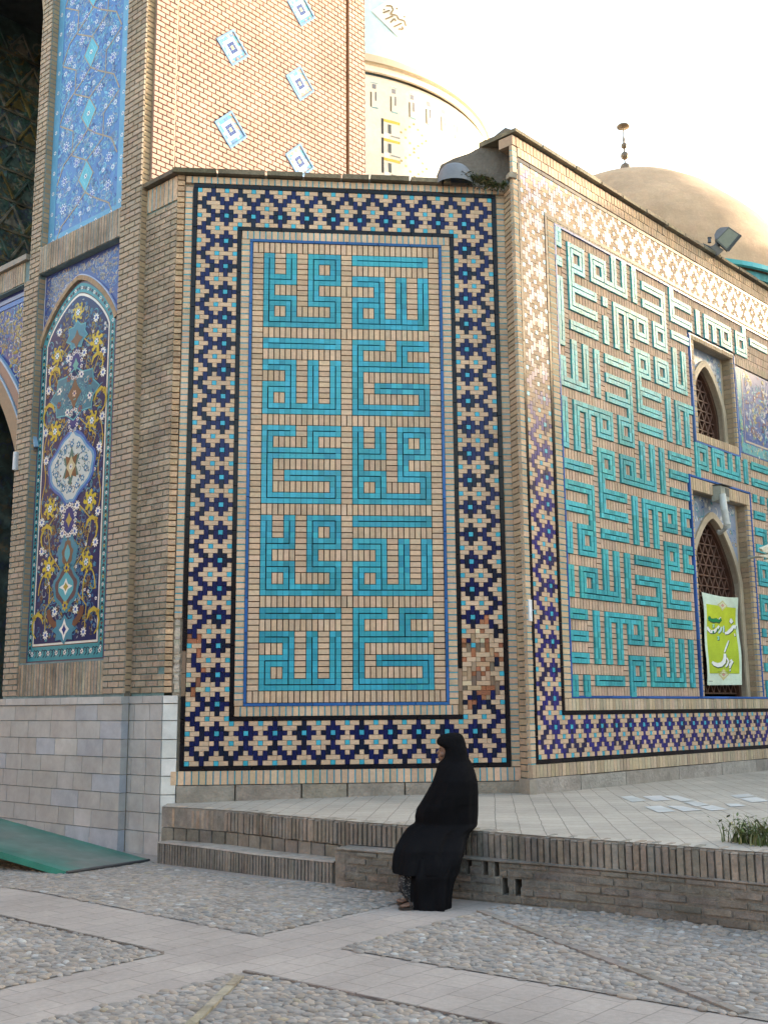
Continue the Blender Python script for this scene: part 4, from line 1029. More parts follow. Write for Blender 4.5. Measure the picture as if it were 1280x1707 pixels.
g = mb.build('brick_kerb_strip', WORN); g['kind'] = 'structure'
# ---------------------------------------------------------------- terrace and its brick ledge
TOP = [(-1.225, 12.196, .455), (-.80, 11.77, .465), (-.398, 11.325, .475), (.12, 10.56, .488), (.668, 9.794, .501), (1.126, 9.30, .509), (1.557, 8.844, .509), (2.062, 8.342, .509), (2.69, 7.755, .509), (3.232, 7.208, .509), (4.4, 6.03, .509), (6.5, 3.9, .509)]
BACK = [(-1.2, 12.66, .455), (-.9, 12.66, .46), (-.5, 12.66, .47), (.2, 12.66, .485), (.9, 12.66, .50), (1.6, 12.66, .509), (2.2, 12.66, .509), (2.82, 12.64, .509), (3.4, 12.9, .509), (5.0, 14.3, .509), (7.5, 16.5, .509), (11.5, 20, .509)]
mb = MB()
for i in range(len(TOP)-1):
    for k in range(8):
        f0, f1 = k/8, (k+1)/8; P = lambda i_, f: tuple(TOP[i_][j]+(BACK[i_][j]-TOP[i_][j])*f for j in range(3))
        mb.face([P(i, f0), P(i+1, f0), P(i+1, f1), P(i, f1)], (.4, .35, .3))
g = mb.build('terrace_paving', TERR); g['kind'] = 'structure'
r7 = lambda x, y: (860+x*.328125, 1130+y*.328125)
mb = MB()
for Q in ([(525, 605), (590, 600), (668, 625), (590, 632)], [(640, 603), (735, 598), (790, 622), (700, 627)], [(750, 600), (820, 598), (905, 624), (840, 630)], [(850, 632), (912, 626), (985, 645), (915, 655)], [(925, 657), (995, 647), (1080, 670), (990, 676)], [(650, 655), (735, 650), (815, 680), (720, 685)], [(760, 650), (850, 653), (950, 673), (850, 680)], [(1085, 597), (1180, 590), (1215, 603), (1120, 611)], [(1130, 613), (1222, 605), (1290, 628), (1195, 634)], [(1060, 640), (1130, 640), (1170, 652), (1090, 656)]):
    P = [px_z(*r7(*a), TZ+.0045) for a in Q]; c_ = sum(P, Vector())/4; P = [c_+(p-c_)*.97 for p in P]
    mb.face(P if (P[1]-P[0]).cross(P[2]-P[0]).z > 0 else P[::-1], jit((.50, .50, .485), .05))
g = mb.build('white_paving_tiles', STONE); g['kind'] = 'structure'
ledge = thing('brick_ledge', 'low worn brick retaining ledge the woman sits on, with square drain slots', 'wall', (1.6, 8.75, 0))
class Path:
    def __init__(s, pts):
        s.p = [Vector(p) for p in pts]; s.L = [0]
        for a, b in zip(s.p, s.p[1:]): s.L.append(s.L[-1]+(Vector((b.x, b.y))-Vector((a.x, a.y))).length)
    def at(s, t):
        t = min(max(t, 0), s.L[-1]-1e-6)
        for i in range(len(s.p)-1):
            if t <= s.L[i+1]: f = (t-s.L[i])/(s.L[i+1]-s.L[i]); return s.p[i].lerp(s.p[i+1], f), i
    def frame(s, t):
        a, _ = s.at(t-.15); b, _ = s.at(t+.15); u = Vector((b.x-a.x, b.y-a.y, 0)).normalized(); p, _ = s.at(t)
        return Frame((p.x, p.y, 0), u, (u.y, -u.x, 0)), p.z
tp = Path(TOP)
mb = MB(); t = 0
KIT = [(.255, .225, .185), (.235, .205, .17), (.285, .235, .19), (.22, .2, .17)]
while t < tp.L[-1]-.07:
    f, z = tp.frame(t+.03); w = rnd.uniform(.040, .052)
    first = t < .95
    col = jit(rnd.choice(KIT) if not first else rnd.choice([(.36, .27, .20), (.40, .34, .27), (.34, .28, .22)]), .12)
    zt = z+.004+rnd.uniform(-.012, .003); zb = z-.205+rnd.uniform(-.012, .006); d1 = rnd.uniform(-.004, .008)+(.012 if not first else -.01)
    # body with a worn, rounded nose
    mb.box(f, -w/2, w/2, zb, zt-.018, -.10, d1, col, 0, .004)
    V = [f(-w/2, zt-.018, -.11), f(w/2, zt-.018, -.11), f(w/2, zt-.018, d1-.004), f(-w/2, zt-.018, d1-.004), f(-w/2+.004, zt, -.13), f(w/2-.004, zt, -.13), f(w/2-.006, zt-.003, d1-.032), f(-w/2+.006, zt-.003, d1-.032)]
    mb.mesh(V, [(4, 7, 6, 5), (3, 2, 6, 7), (0, 3, 7, 4), (2, 1, 5, 6)], (col[0]*1.15, col[1]*1.15, col[2]*1.15), 0)
    if first and rnd.random() < .5: mb.box(f, w/2, w/2+.009, zb, zt-.02, -.05, d1-.004, jit((.16, .25, .27), .1))
    t += .0555 if not first else .078
# mortar behind the soldier course
k = 0
while k < tp.L[-1]-.1:
    f, z = tp.frame(k+.05); mb.box(f, -.056, .056, z-.21, z-.004, -.12, -.006, jit((.27, .245, .21), .08)); k += .1
mb.build('soldier_course', WORN, ledge)
LOW = Path([(.492, 9.515, 0), (.90, 9.185, 0), (1.313, 8.879, 0), (1.68, 8.575, 0), (2.033, 8.30, 0), (2.36, 8.02, 0), (2.70, 7.70, 0), (3.225, 7.19, 0), (4.38, 6.01, 0), (6.48, 3.88, 0)])
def slot_uz(px, py):                        # drain slot corner on the lower face
    o = Vector((1.313, 8.879, 0)); u = (Vector((2.033, 8.30, 0))-o).normalized(); n_ = Vector((u.y, -u.x, 0)); v = px_ray(px, py)
    t_ = ((o-Vector((0, 0, CAM_H))).dot(n_))/v.dot(n_); p = Vector((0, 0, CAM_H))+v*t_
    return LOW.L[2]+(p-o).dot(u), p.z
SLOTS = []
for a, b, c_, d_ in ((777, 784, 1430, 1451), (804, 814.5, 1431, 1452), (823, 833, 1432, 1455), (836, 847, 1456.5, 1481), (857, 868.5, 1458, 1485)):
    (u0, z1), (u1, z0_) = slot_uz(a, c_), slot_uz(b, d_); SLOTS.append((min(u0, u1), max(u0, u1), *((.19, .306) if d_ < 1457 else (.062, .19))))
mb = MB(); ZR = [.0, .062, .126, .19, .252, .306]
for r in range(5):
    t = -.11 if r % 2 else 0
    while t < LOW.L[-1]-.2:
        a, b = max(t, 0)+.004, t+.215; z0_, z1 = ZR[r]+.005, ZR[r+1]-.004
        segs = [(a, b)]
        for s in SLOTS:
            if s[2] < (z0_+z1)/2 < s[3]:
                ns = []
                for (p, q_) in segs:
                    if s[1] <= p or s[0] >= q_: ns.append((p, q_))
                    else:
                        if s[0]-p > .012: ns.append((p, s[0]))
                        if q_-s[1] > .012: ns.append((s[1], q_))
                segs = ns
        for p, q_ in segs:
            if q_-p < .008: continue
            f, _ = LOW.frame((p+q_)/2); hw_ = (q_-p)/2
            mb.box(f, -hw_-.004, hw_+.004, z0_-.006, z1+.006, -.16, -.006+rnd.uniform(-.002, .003), jit((.215, .195, .165), .1))
            mb.box(f, -hw_+.004, hw_-.004, z0_+.002, z1-.001, -.16, .004+rnd.uniform(-.006, .006), jit(rnd.choice([(.205, .185, .155), (.19, .172, .147), (.225, .192, .158), (.18, .168, .147)]), .12), 0, .007)
        t += .215
k = 0
while k < LOW.L[-1]-.1:
    f, _ = LOW.frame(k+.05)
    mb.box(f, -.056, .056, -.02, .32, -.24, -.20, (.05, .045, .04))
    if True: mb.box(f, -.054, .054, .30, .318, -.2, .012, jit((.23, .205, .175), .1), 0, .004)
    k += .1
mb.box(Frame((.492, 9.515, 0), (.62, .78, 0), (-.78, .62, 0)), 0, .3, -.05, .315, -.1, .0, (.235, .2, .165))
mb.build('brick_face', WORN, ledge)
mb = MB(); t = 0                            # brick course under the soldier above the step
while t < 3.0:
    f, z = tp.frame(t+.1); mb.box(f, -.1, .1, z-.40, z-.21, -.12, .002+rnd.uniform(-.004, .004), jit((.22, .198, .168), .12), 0, .008); t += .205
mb.build('lower_course', WORN, ledge)
step = thing('brick_step', 'long low brick step below the ledge, between the marble dado and the seated woman', 'step', (-.3, 10.4, 0))
SP = Path([(-1.24, 11.98, .118), (-.74, 11.36, .135), (-.235, 10.64, .150), (.12, 10.18, .166), (.487, 9.70, .184)])
mb = MB(); t = 0
while t < SP.L[-1]-.02:
    f, z = SP.frame(t+.02); w = rnd.uniform(.036, .046); col = jit(rnd.choice([(.23, .212, .185), (.215, .198, .175), (.245, .22, .19)]), .1)
    mb.box(f, -w/2, w/2, -.16, z-.012+rnd.uniform(-.004, .004), -.08, rnd.uniform(-.004, .005), col, 0, .005); t += .0475
mb.build('riser', WORN, step)
mb = MB(); n = 24
for i in range(n):
    a, _ = SP.at(SP.L[-1]*i/n); b, _ = SP.at(SP.L[-1]*(i+1)/n); fa, _ = SP.frame(SP.L[-1]*i/n); fb, _ = SP.frame(SP.L[-1]*(i+1)/n)
    A = [fa(0, a.z, -.008), fb(0, b.z, -.008), fb(0, b.z, -.75), fa(0, a.z, -.75)]
    mb.face(A, jit((.36, .325, .28), .06)); mb.face([fa(0, a.z-.014, .004), fb(0, b.z-.014, .004), fb(0, b.z, -.008), fa(0, a.z, -.008)], jit((.34, .30, .26), .08))
f, z = SP.frame(SP.L[-1]); 
mb.build('tread', ROUGH, step)
# ---------------------------------------------------------------- green ramp
A0, B0 = Vector((-1.97, 10.97, -.045)), Vector((-1.335, 12.12, -.095)); DU = Vector((-.80, .60, .135)); TL = 4.0
RM = attr_mat('ramp_paint', .5, .4, .18, 8, .35, 2.2, .3, 60, .002)
mb = MB(); cr_ = (.03, .17, .13)
n, m_ = 14, 10
for i in range(n):
    for j in range(m_):
        P = lambda a, b: A0.lerp(B0, b/m_)+DU*(TL*a/n)+Vector((0, 0, .018))
        e_ = abs((j+.5)/m_-.5)*2; w = max(0, 1-e_**2*1.1)*(.75 if i > 0 else 1)     # scuffed to grey down the walked middle
        k_ = w*rnd.uniform(.75, 1.0); col = tuple(cr_[q_]*(1-k_)+(.165, .165, .15)[q_]*k_ for q_ in range(3))
        mb.face([P(i, j), P(i, j+1), P(i+1, j+1), P(i+1, j)], col)
for a, b in ((A0, A0+DU*TL), (B0, B0+DU*TL)):
    mb.face([a+Vector((0, 0, .018)), b+Vector((0, 0, .018)), b+Vector((0, 0, -.075)), a+Vector((0, 0, -.04))], (.03, .22, .165))
mb.face([A0+Vector((0, 0, .018)), A0+Vector((0, 0, -.02)), B0+Vector((0, 0, -.02)), B0+Vector((0, 0, .018))], (.07, .07, .075))
ramp = mb.build('ramp', RM); tag(ramp, 'green painted ramp scuffed grey along the middle, in front of the marble dado', 'ramp')
mb = MB(); mb.tube([A0+Vector((0, 0, .012)), B0+Vector((0, 0, .012))], .014, (.06, .06, .065)); o = mb.build('ramp_lip', METAL, ramp)
# ---------------------------------------------------------------- small things
def px_fr(fr, px, py, d):
    v = px_ray(px, py); o = fr.o+fr.n*d; n_ = fr.n
    t_ = ((Vector((o.x, o.y, 0))-Vector((0, 0, CAM_H))).dot(n_))/v.dot(n_); p = Vector((0, 0, CAM_H))+v*t_
    return (p-fr.o).dot(fr.u), p.z
# hanging banner in the lower window
D_ = -.150; cor = [px_fr(RT, x, y, D_) for x, y in ((1169.5, 987), (1231, 996), (1236.5, 1142), (1178, 1142.5))]
def bp(a, b, lift=0.0):                     # a across 0..1, b down 0..1
    u = (cor[0][0]*(1-a)+cor[1][0]*a)*(1-b)+(cor[3][0]*(1-a)+cor[2][0]*a)*b; z = (cor[0][1]*(1-a)+cor[1][1]*a)*(1-b)+(cor[3][1]*(1-a)+cor[2][1]*a)*b
    sag = -.03*math.sin(math.pi*a)*max(0, 1-b*6); w = .018*math.sin(a*4.2+b*3)+.012*math.sin(b*9+a*2)
    return RT(u, z+sag, D_+w+lift)
banner = thing('banner', 'lime green printed cloth banner hung over the lower window screen', 'banner', RT(5.0, 1.7, D_))
mb = MB(); n, m_ = 16, 40
for i in range(n):
    for j in range(m_):
        a, b = (i+.5)/n, (j+.5)/m_; inner = .09 < a < .92 and .125 < b < .875
        t_ = .5+.5*math.sin(b*7); col = (.46, .56, .05) if inner else (.60, .70, .56)
        if inner: col = (.40+.10*t_, .50+.08*t_, .04)
        for L_, bk in ((0, False), (-.003, True)):
            q_ = [bp(i/n, (j+1)/m_, L_), bp((i+1)/n, (j+1)/m_, L_), bp((i+1)/n, j/m_, L_), bp(i/n, j/m_, L_)]
            mb.face(q_[::-1] if bk else q_, jit(col, .03))
clo = mb.build('cloth', CLOTH, banner)
mb = MB()
def bpoly(pts, col, lift=.002): mb.face([bp(a, b, lift) for a, b in pts], col)
def brib(pts, w, col, lift=.003):
    n_ = len(pts); W_ = [w*(.45+.55*math.sin(math.pi*(k+.6)/(n_+.2))) for k in range(n_)] if not isinstance(w, list) else w
    A, B = [], []
    for i in range(n_):
        p, q_ = pts[max(i-1, 0)], pts[min(i+1, n_-1)]; dx, dy = (q_[0]-p[0])*.8, (q_[1]-p[1])*1.9; L_ = math.hypot(dx, dy) or 1
        A.append((pts[i][0]-dy/L_*W_[i], pts[i][1]+dx/L_*W_[i]*.45)); B.append((pts[i][0]+dy/L_*W_[i], pts[i][1]-dx/L_*W_[i]*.45))
    for i in range(n_-1): mb.face([bp(*A[i], lift), bp(*B[i], lift), bp(*B[i+1], lift), bp(*A[i+1], lift)], col)
GRN, WHT, SHD = (.02, .22, .08), (.78, .78, .74), (.06, .10, .05)
for yc, sg in ((.115, -1), (.885, 1)):      # ornaments at head and foot
    for r, cc in ((.16, (.55, .50, .22)), (.12, (.62, .66, .42)), (.06, (.60, .32, .26))):
        bpoly([(.5-r, yc), (.5-r*.45, yc-.024*r/.12), (.5, yc-.05*r/.12), (.5+r*.45, yc-.024*r/.12), (.5+r, yc), (.5+r*.45, yc+.024*r/.12), (.5, yc+.05*r/.12), (.5-r*.45, yc+.024*r/.12)], cc, .0015+(.16-r)*.01)
bpoly([(.09, .125), (.91, .125), (.91, .129), (.09, .129)], (.25, .30, .05)); bpoly([(.09, .872), (.91, .872), (.91, .876), (.09, .876)], (.25, .30, .05))
def word(strokes, dx=.010, dy=.006):
    for pts, w, c_ in strokes: brib([(a+dx, b+dy) for a, b in pts], [k*1.25 for k in ([w*(.45+.55*math.sin(math.pi*(k+.6)/(len(pts)+.2))) for k in range(len(pts))])], SHD, .0028)
    for pts, w, c_ in strokes: brib(pts, w, c_, .004)
word([([(.76, .265), (.80, .262), (.835, .285), (.80, .300), (.765, .285), (.79, .270)], .030, WHT),
      ([(.90, .330), (.85, .345), (.80, .375), (.74, .398), (.68, .420), (.60, .428)], .042, WHT), ([(.93, .325), (.90, .345), (.91, .365)], .03, WHT), ([(.88, .42), (.885, .45)], .018, WHT),
      ([(.56, .345), (.565, .38), (.56, .42)], .026, (.55, .72, .66)), ([(.50, .36), (.47, .40), (.40, .432)], .030, (.55, .72, .66)),
      ([(.42, .352), (.36, .385), (.27, .418), (.17, .425), (.09, .40), (.07, .375)], .040, WHT), ([(.40, .375), (.33, .405), (.24, .425), (.15, .418)], .030, GRN),
      ([(.10, .27), (.16, .295), (.24, .300), (.32, .290), (.40, .300), (.47, .270)], .048, GRN), ([(.12, .258), (.12, .305)], .03, GRN), ([(.46, .255), (.40, .285)], .022, WHT),
      ([(.21, .350), (.25, .345), (.25, .372), (.21, .372)], .022, (.40, .66, .45)), ([(.36, .475), (.40, .470), (.40, .502), (.36, .502)], .022, (.30, .62, .45))])
mb.build('printed_lettering', CLOTH, clo); mb = MB()
word([([(.70, .505), (.65, .545), (.585, .600), (.545, .640)], .022, (.72, .76, .70)), ([(.55, .655), (.545, .70), (.51, .745), (.43, .775), (.32, .785), (.20, .770), (.15, .752)], .055, WHT),
      ([(.60, .70), (.64, .74), (.59, .785), (.55, .80)], .024, WHT), ([(.68, .735), (.72, .725), (.74, .745), (.69, .765), (.66, .79)], .030, WHT), ([(.76, .735), (.70, .775), (.665, .815)], .026, WHT), ([(.665, .835), (.69, .838)], .03, WHT)])
for k in range(14): bpoly([(.32+k*.024, .852), (.335+k*.024, .852), (.335+k*.024, .862), (.32+k*.024, .862)], (.18, .24, .05))
for k in range(5): bpoly([(.06+k*.022, .955), (.074+k*.022, .952), (.074+k*.022, .962), (.06+k*.022, .965)], (.2, .22, .2))
mb.build('printed_lettering', CLOTH, clo)
for a in (.02, .98):
    mb = MB(); mb.tube([bp(a, .01, .0), RT(cor[0 if a < .5 else 1][0], cor[0 if a < .5 else 1][1]+.05, D_-.06)], .006, (.5, .3, .2)); mb.build('tie_cord', CLOTH, clo)
# lamp fixed to the head of the lower window
wl = thing('wall_lamp', 'grey metal tube lamp with a boxed bracket, above the lower arched window', 'lamp', RT(5.0, 4.6, .05))
def pr(px, py, d): u, z = px_fr(RT, px, py, d); return RT(u, z, d)
mb = MB(); (ua, za), (ub, zb_) = px_fr(RT, 1193, 809, .06), px_fr(RT, 1208, 836, .06)
mb.box(RT, ua, ub+.02, zb_-.02, za, -.02, .13, (.30, .31, .26), 0, .01); mb.box(RT, ua-.01, ub+.05, za, za+.015, -.02, .17, (.05, .05, .05), 0, .003); mb.box(RT, (ua+ub)/2+.03, ub+.01, zb_+.06, za-.03, .13, .135, (.08, .09, .08))
mb.build('bracket_box', METAL, wl)
mb = MB(); mb.tube([pr(1204, 824, .16), pr(1207, 850, .18), pr(1211.5, 874, .18)], [.050, .052, .048], (.50, .51, .48), 0, 16); mb.tube([pr(1211.5, 874, .18), pr(1212, 879, .17)], [.054, .054], (.42, .43, .40), 0, 16); mb.build('lamp_tube', METAL, wl, False)
mb = MB(); mb.tube([pr(1212, 877, .17), pr(1206, 884, .10), pr(1199, 889, .02), pr(1197, 886, -.1)], .030, (.36, .36, .33), 0, 10); mb.build('support_arm', METAL, wl); mb = MB(); mb.tube([pr(1203, 826, .16), pr(1202, 845, .05)], .018, (.25, .26, .22)); mb.build('conduit', METAL, wl)
# floodlight on the coping of the right wing
fl = thing('floodlight', 'dark grey box floodlight on a bracket, standing on the coping of the right wing', 'lamp', RT(5.2, 8.62, 0))
base = Vector(RT(5.30, 8.62, 0)); to = (Vector((0, 0, CAM_H))-base); vd = Vector((to.x, to.y, 0)).normalized(); rt_ = Vector((0, 0, 1)).cross(vd)
def P3(x, y, dpt): # picture point at a given step toward the court from the coping
    v = px_ray(x, y); o = base+vd*dpt; t_ = (o-Vector((0, 0, CAM_H))).dot(vd)/v.dot(vd); return Vector((0, 0, CAM_H))+v*t_
k_ = 120/1280; z_ = lambda x, y: (1160+x*k_, 360+y*k_)
front = [P3(*z_(*q), .12) for q in ((585, 190), (785, 325), (550, 610), (350, 430))]
rear = [sum(front, Vector())/4+(p-sum(front, Vector())/4)*.62-vd*.22 for p in front]; 
mb = MB(); mid_ = [p-vd*.07 for p in front]; mb.prism(mid_, front, (.055, .058, .05)); mb.prism(rear, mid_, (.06, .062, .06))
mb.prism([P3(*z_(*q), .09) for q in ((790, 322), (815, 350), (585, 632), (555, 612))], [P3(*z_(*q), .16) for q in ((790, 322), (815, 350), (585, 632), (555, 612))], (.02, .02, .018)); hsg = mb.build('housing', METAL, fl)
mb = MB(); cc = sum(front, Vector())/4; mb.face([cc+(p-cc)*.86+vd*.004 for p in front], (.17, .18, .135)); mb.build('lens', GLAZE, hsg)
mb = MB(); dm = [P3(*z_(*q), -.02) for q in ((340, 420), (325, 330), (365, 250), (430, 200), (520, 190), (590, 185), (520, 300))]; mb.prism([p-vd*.16 for p in dm], dm, (.12, .12, .135)); mb.build('rear_hood', METAL, hsg)
mb = MB(); mb.tube([P3(*z_(400, 500), .0), P3(*z_(330, 560), .0), P3(*z_(260, 590), .0)], .045, (.05, .05, .055)); mb.tube([P3(*z_(120, 510), .0), P3(*z_(240, 560), .03), P3(*z_(360, 700), .03)], .028, (.03, .03, .03))
mb.prism([P3(*z_(*q), -.05) for q in ((270, 560), (340, 500), (500, 600), (390, 700))], [P3(*z_(*q), .05) for q in ((270, 560), (340, 500), (500, 600), (390, 700))], (.10, .09, .075)); mb.tube([P3(*z_(240, 470), .0), P3(*z_(238, 395), .0)], [.03, .022], (.04, .05, .07)); mb.tube([P3(*z_(205, 385), .0), P3(*z_(275, 380), .0)], .016, (.02, .02, .02)); mb.build('bracket', METAL, fl)
# rounded vent dome on the parapet
c0 = px_y(758, 282, 12.54); mb = MB(); rings_ = []
for k in range(11):
    ph = math.pi/2*k/10; q_ = max(math.cos(ph), .001)**.75; rings_.append([(c0.x+.222*q_*math.cos(a), 12.54+.17*q_*math.sin(a), 7.955+.245*math.sin(ph)) for a in [2*math.pi*i/40 for i in range(40)]])
V = [(x, y, 7.93) for x, y, _ in rings_[0]]+[p for r in rings_ for p in r]
mb.mesh(V, [(i*40+k, i*40+(k+1) % 40, (i+1)*40+(k+1) % 40, (i+1)*40+k) for i in range(11) for k in range(40)], (.17, .18, .20))
v_ = mb.build('vent_dome', STONE, None, True); tag(v_, 'small rounded grey vent dome resting on the front parapet beside the weeds', 'roof vent')
# weeds
def tuft(name, label, pts, n, h, cols, seed, spread=.05, grp=None, droop=.5):
    q = random.Random(seed); mb = MB()
    for _ in range(n):
        p = Vector(q.choice(pts))+Vector((q.gauss(0, spread), q.gauss(0, spread), 0)); a = q.uniform(0, 6.28); L_ = h*q.uniform(.4, 1.1); dv = Vector((math.cos(a), math.sin(a), 0)); w = dv.cross(Vector((0, 0, 1)))*q.uniform(.004, .009); P = []
        for k in range(5): t_ = k/4; P.append(p+dv*L_*.7*t_*t_+Vector((0, 0, L_*(t_-droop*t_*t_*1.3))))
        col = jit(q.choice(cols), .2)
        for k in range(4): mb.face([P[k]-w*(1-k/4.2), P[k]+w*(1-k/4.2), P[k+1]+w*(1-(k+1)/4.2), P[k+1]-w*(1-(k+1)/4.2)], col)
        if q.random() < .6:
            for k in (2, 3, 4): l_ = q.uniform(.012, .026); e_ = Vector((q.gauss(0, 1), q.gauss(0, 1), q.gauss(0, .6))).normalized()*l_; s_ = e_.cross(Vector((.3, .2, 1))).normalized()*l_*.45; mb.face([P[k]-e_, P[k]+s_, P[k]+e_, P[k]-s_], jit(col, .2))
    o = mb.build(name, LEAF); tag(o, label, 'plant', grp); return o
tuft('parapet_weed', 'dry green weeds growing over the coping beside the grey vent dome', [px_y(x, y, 12.48) for x, y in ((775, 294), (785, 296), (795, 300), (806, 304), (815, 306), (826, 309), (838, 309), (800, 297), (812, 300))], 330, .15, [(.05, .075, .02), (.09, .09, .035), (.14, .12, .06), (.04, .06, .02)], 3, .035, None, .95)
tuft('ledge_weed', 'leafy green weed growing on the brick ledge at the right edge', [px_z(x, y, TZ) for x, y in ((1222, 1404), (1240, 1406), (1255, 1408), (1268, 1408), (1262, 1405), (1278, 1410), (1272, 1404), (1290, 1410))], 190, .27, [(.10, .15, .04), (.13, .17, .06), (.08, .11, .04), (.20, .20, .10)], 4, .045, None, .25)
# fluorescent tube on the portal pier, paper strip, lamp fins at the right edge
mb = MB(); a, b = px_fr(PT, 24.5, 753, .05), px_fr(PT, 22.5, 783, .05); mb.tube([PT(a[0], a[1], .04), PT(b[0], b[1], .04)], .026, (.55, .58, .62), 0, 12); mb.box(PT, a[0]-.03, a[0]+.03, b[1], a[1], 0, .03, (.4, .42, .45)); o = mb.build('strip_light', METAL, None); tag(o, 'short white strip light on the brick pier left of the arched niche', 'lamp')
mb = MB(); (a, b), (c_, d_) = px_fr(RT, 881.5, 999, .02), px_fr(RT, 888, 1036, .02); mb.box(RT, a, c_, d_, b, .002, .018, (.70, .71, .72), 0, .003); mb.tube([RT(c_, (b+d_)/2, .02), RT(c_+.03, (b+d_)/2+.01, .05), RT(c_+.05, (b+d_)/2-.03, .03)], .006, (.25, .25, .27), 0, 6)
o = mb.build('junction_strip', METAL, None); tag(o, 'narrow white plastic strip fixed to the left edge of the right wing', 'wall fitting')
mb = MB(); dd = .45
for P in ([(1264, 914), (1276, 909), (1290, 903), (1292, 918), (1278, 922), (1267, 919)], [(1264, 926.5), (1272, 924), (1292, 918), (1292, 930), (1274, 929)], [(1271, 935), (1280, 929), (1292, 928), (1292, 940), (1280, 938)]):
    lo_ = [pr(x, y, dd) for x, y in P]; hi_ = [Vector(p)+RT.n*.05+Vector((0, 0, -.015)) for p in lo_]; mb.prism(lo_, hi_, (.62, .57, .44))
mb.tube([pr(1290, 910, dd), pr(1292, 925, dd), pr(1292, 940, dd)], .03, (.45, .42, .34)); mb.tube([pr(1291, 925, dd), RT(px_fr(RT, 1291, 925, dd)[0]+.05, px_fr(RT, 1291, 925, dd)[1], 0)], .02, (.4, .38, .3))
o = mb.build('lamp_fins', METAL, None); tag(o, 'cream pointed fins of a wall fitting cut off by the right edge', 'wall fitting')
# ---------------------------------------------------------------- brick range across the court (shades the court from the low sun)
ct = Vector((2, 13, 0))+Vector((SUN_DIR.x, SUN_DIR.y, 0)).normalized()*26; nd = -Vector((SUN_DIR.x, SUN_DIR.y, 0)).normalized(); CF = Frame(ct, (nd.y*-1, nd.x, 0), nd)
CF.u = Vector((-SUN_DIR.y, SUN_DIR.x, 0)).normalized()
court = thing('unseen_court_range', 'two storey brick arcade range facing the court from the right', 'building', ct)
HB = 13.0; mb = MB(); holes = [(-31+k*4.2, -31+k*4.2+2.8, b, t) for k in range(11) for b, t in ((.4, 4.6), (6.0, 10.2))]
grid_wall(mb, CF, -33, 16, 0, HB, holes, 0, .8, (.36, .27, .19))
for h in holes: mb.face([CF(h[0], h[2], -.8), CF(h[1], h[2], -.8), CF(h[1], h[3], -.8), CF(h[0], h[3], -.8)], (.10, .09, .09))
q_ = [CF(-33, 0, 0), CF(16, 0, 0), CF(16, 0, -6), CF(-33, 0, -6)]; t4 = [(a, b, HB) for a, b, _ in q_]
for i in (1, 2, 3): mb.face([q_[i], q_[(i+1) % 4], t4[(i+1) % 4], t4[i]], (.36, .27, .19))
mb.face(t4, (.3, .25, .2)); mb.build('wall', BRICK, court)
mb = MB()
for h in holes:
    c_ = (h[0]+h[1])/2; A = arch_pts(c_, 1.4, h[3]-1.5, h[3]-.1, 8)
    for p, w in zip(A, A[1:]): mb.face([CF(p[0], p[1], -.3), CF(w[0], w[1], -.3), CF(w[0], h[3], -.3), CF(p[0], h[3], -.3)], (.10, .22, .30))
mb.box(CF, -33, 16, HB, HB+.3, -1, .25, (.3, .23, .16)); mb.build('arch_tiles', GLAZE, court)
CF = Frame((0, -20, 0), (1, 0, 0), (0, 1, 0))  # unseen range added to block sky reflections in the front tiles
court2 = thing('unseen_court_range', 'unseen two storey brick arcade range added behind the viewer to block tile reflections', 'building', (0, -20, 0))
mb = MB(); holes = [(-33+k*4.2, -33+k*4.2+2.8, b, t) for k in range(16) for b, t in ((.4, 4.0), (5.0, 8.4))]
HB = 9.5
grid_wall(mb, CF, -36, 36, 0, HB, holes, 0, .8, (.30, .22, .16))
for h in holes: mb.face([CF(h[0], h[2], -.8), CF(h[1], h[2], -.8), CF(h[1], h[3], -.8), CF(h[0], h[3], -.8)], (.08, .07, .07))
q_ = [CF(-36, 0, 0), CF(36, 0, 0), CF(36, 0, -6), CF(-36, 0, -6)]; t4 = [(a, b, HB) for a, b, _ in q_]
for i in (1, 2, 3): mb.face([q_[i], q_[(i+1) % 4], t4[(i+1) % 4], t4[i]], (.36, .27, .19))
mb.face(t4, (.3, .25, .2)); mb.build('wall', BRICK, court2)
mb = MB()
for h in holes:
    c_ = (h[0]+h[1])/2; A = arch_pts(c_, 1.4, h[3]-1.5, h[3]-.1, 8)
    for p, w in zip(A, A[1:]): mb.face([CF(p[0], p[1], -.3), CF(w[0], w[1], -.3), CF(w[0], h[3], -.3), CF(p[0], h[3], -.3)], (.10, .22, .30))
mb.box(CF, -36, 36, HB, HB+.3, -1, .25, (.3, .23, .16)); mb.build('arch_tiles', GLAZE, court2)
CF = Frame((-24, 0, 0), (0, -1, 0), (1, 0, 0))  # unseen range added to keep the sky's reflection off the niche panel
court3 = thing('unseen_court_range', 'unseen tall brick arcade range added at the left to block niche tile reflections', 'building', (-24, 0, 0))
mb = MB(); holes = [(-48+k*4.2, -48+k*4.2+2.8, .4, 6.4) for k in range(16)]
grid_wall(mb, CF, -50, 22, 0, 14, holes, 0, .8, (.30, .22, .16))
for h in holes: mb.face([CF(h[0], h[2], -.8), CF(h[1], h[2], -.8), CF(h[1], h[3], -.8), CF(h[0], h[3], -.8)], (.08, .07, .07))
mb.box(CF, -50, 22, 14, 14.3, -6, .25, (.3, .23, .16)); mb.build('wall', BRICK, court3)
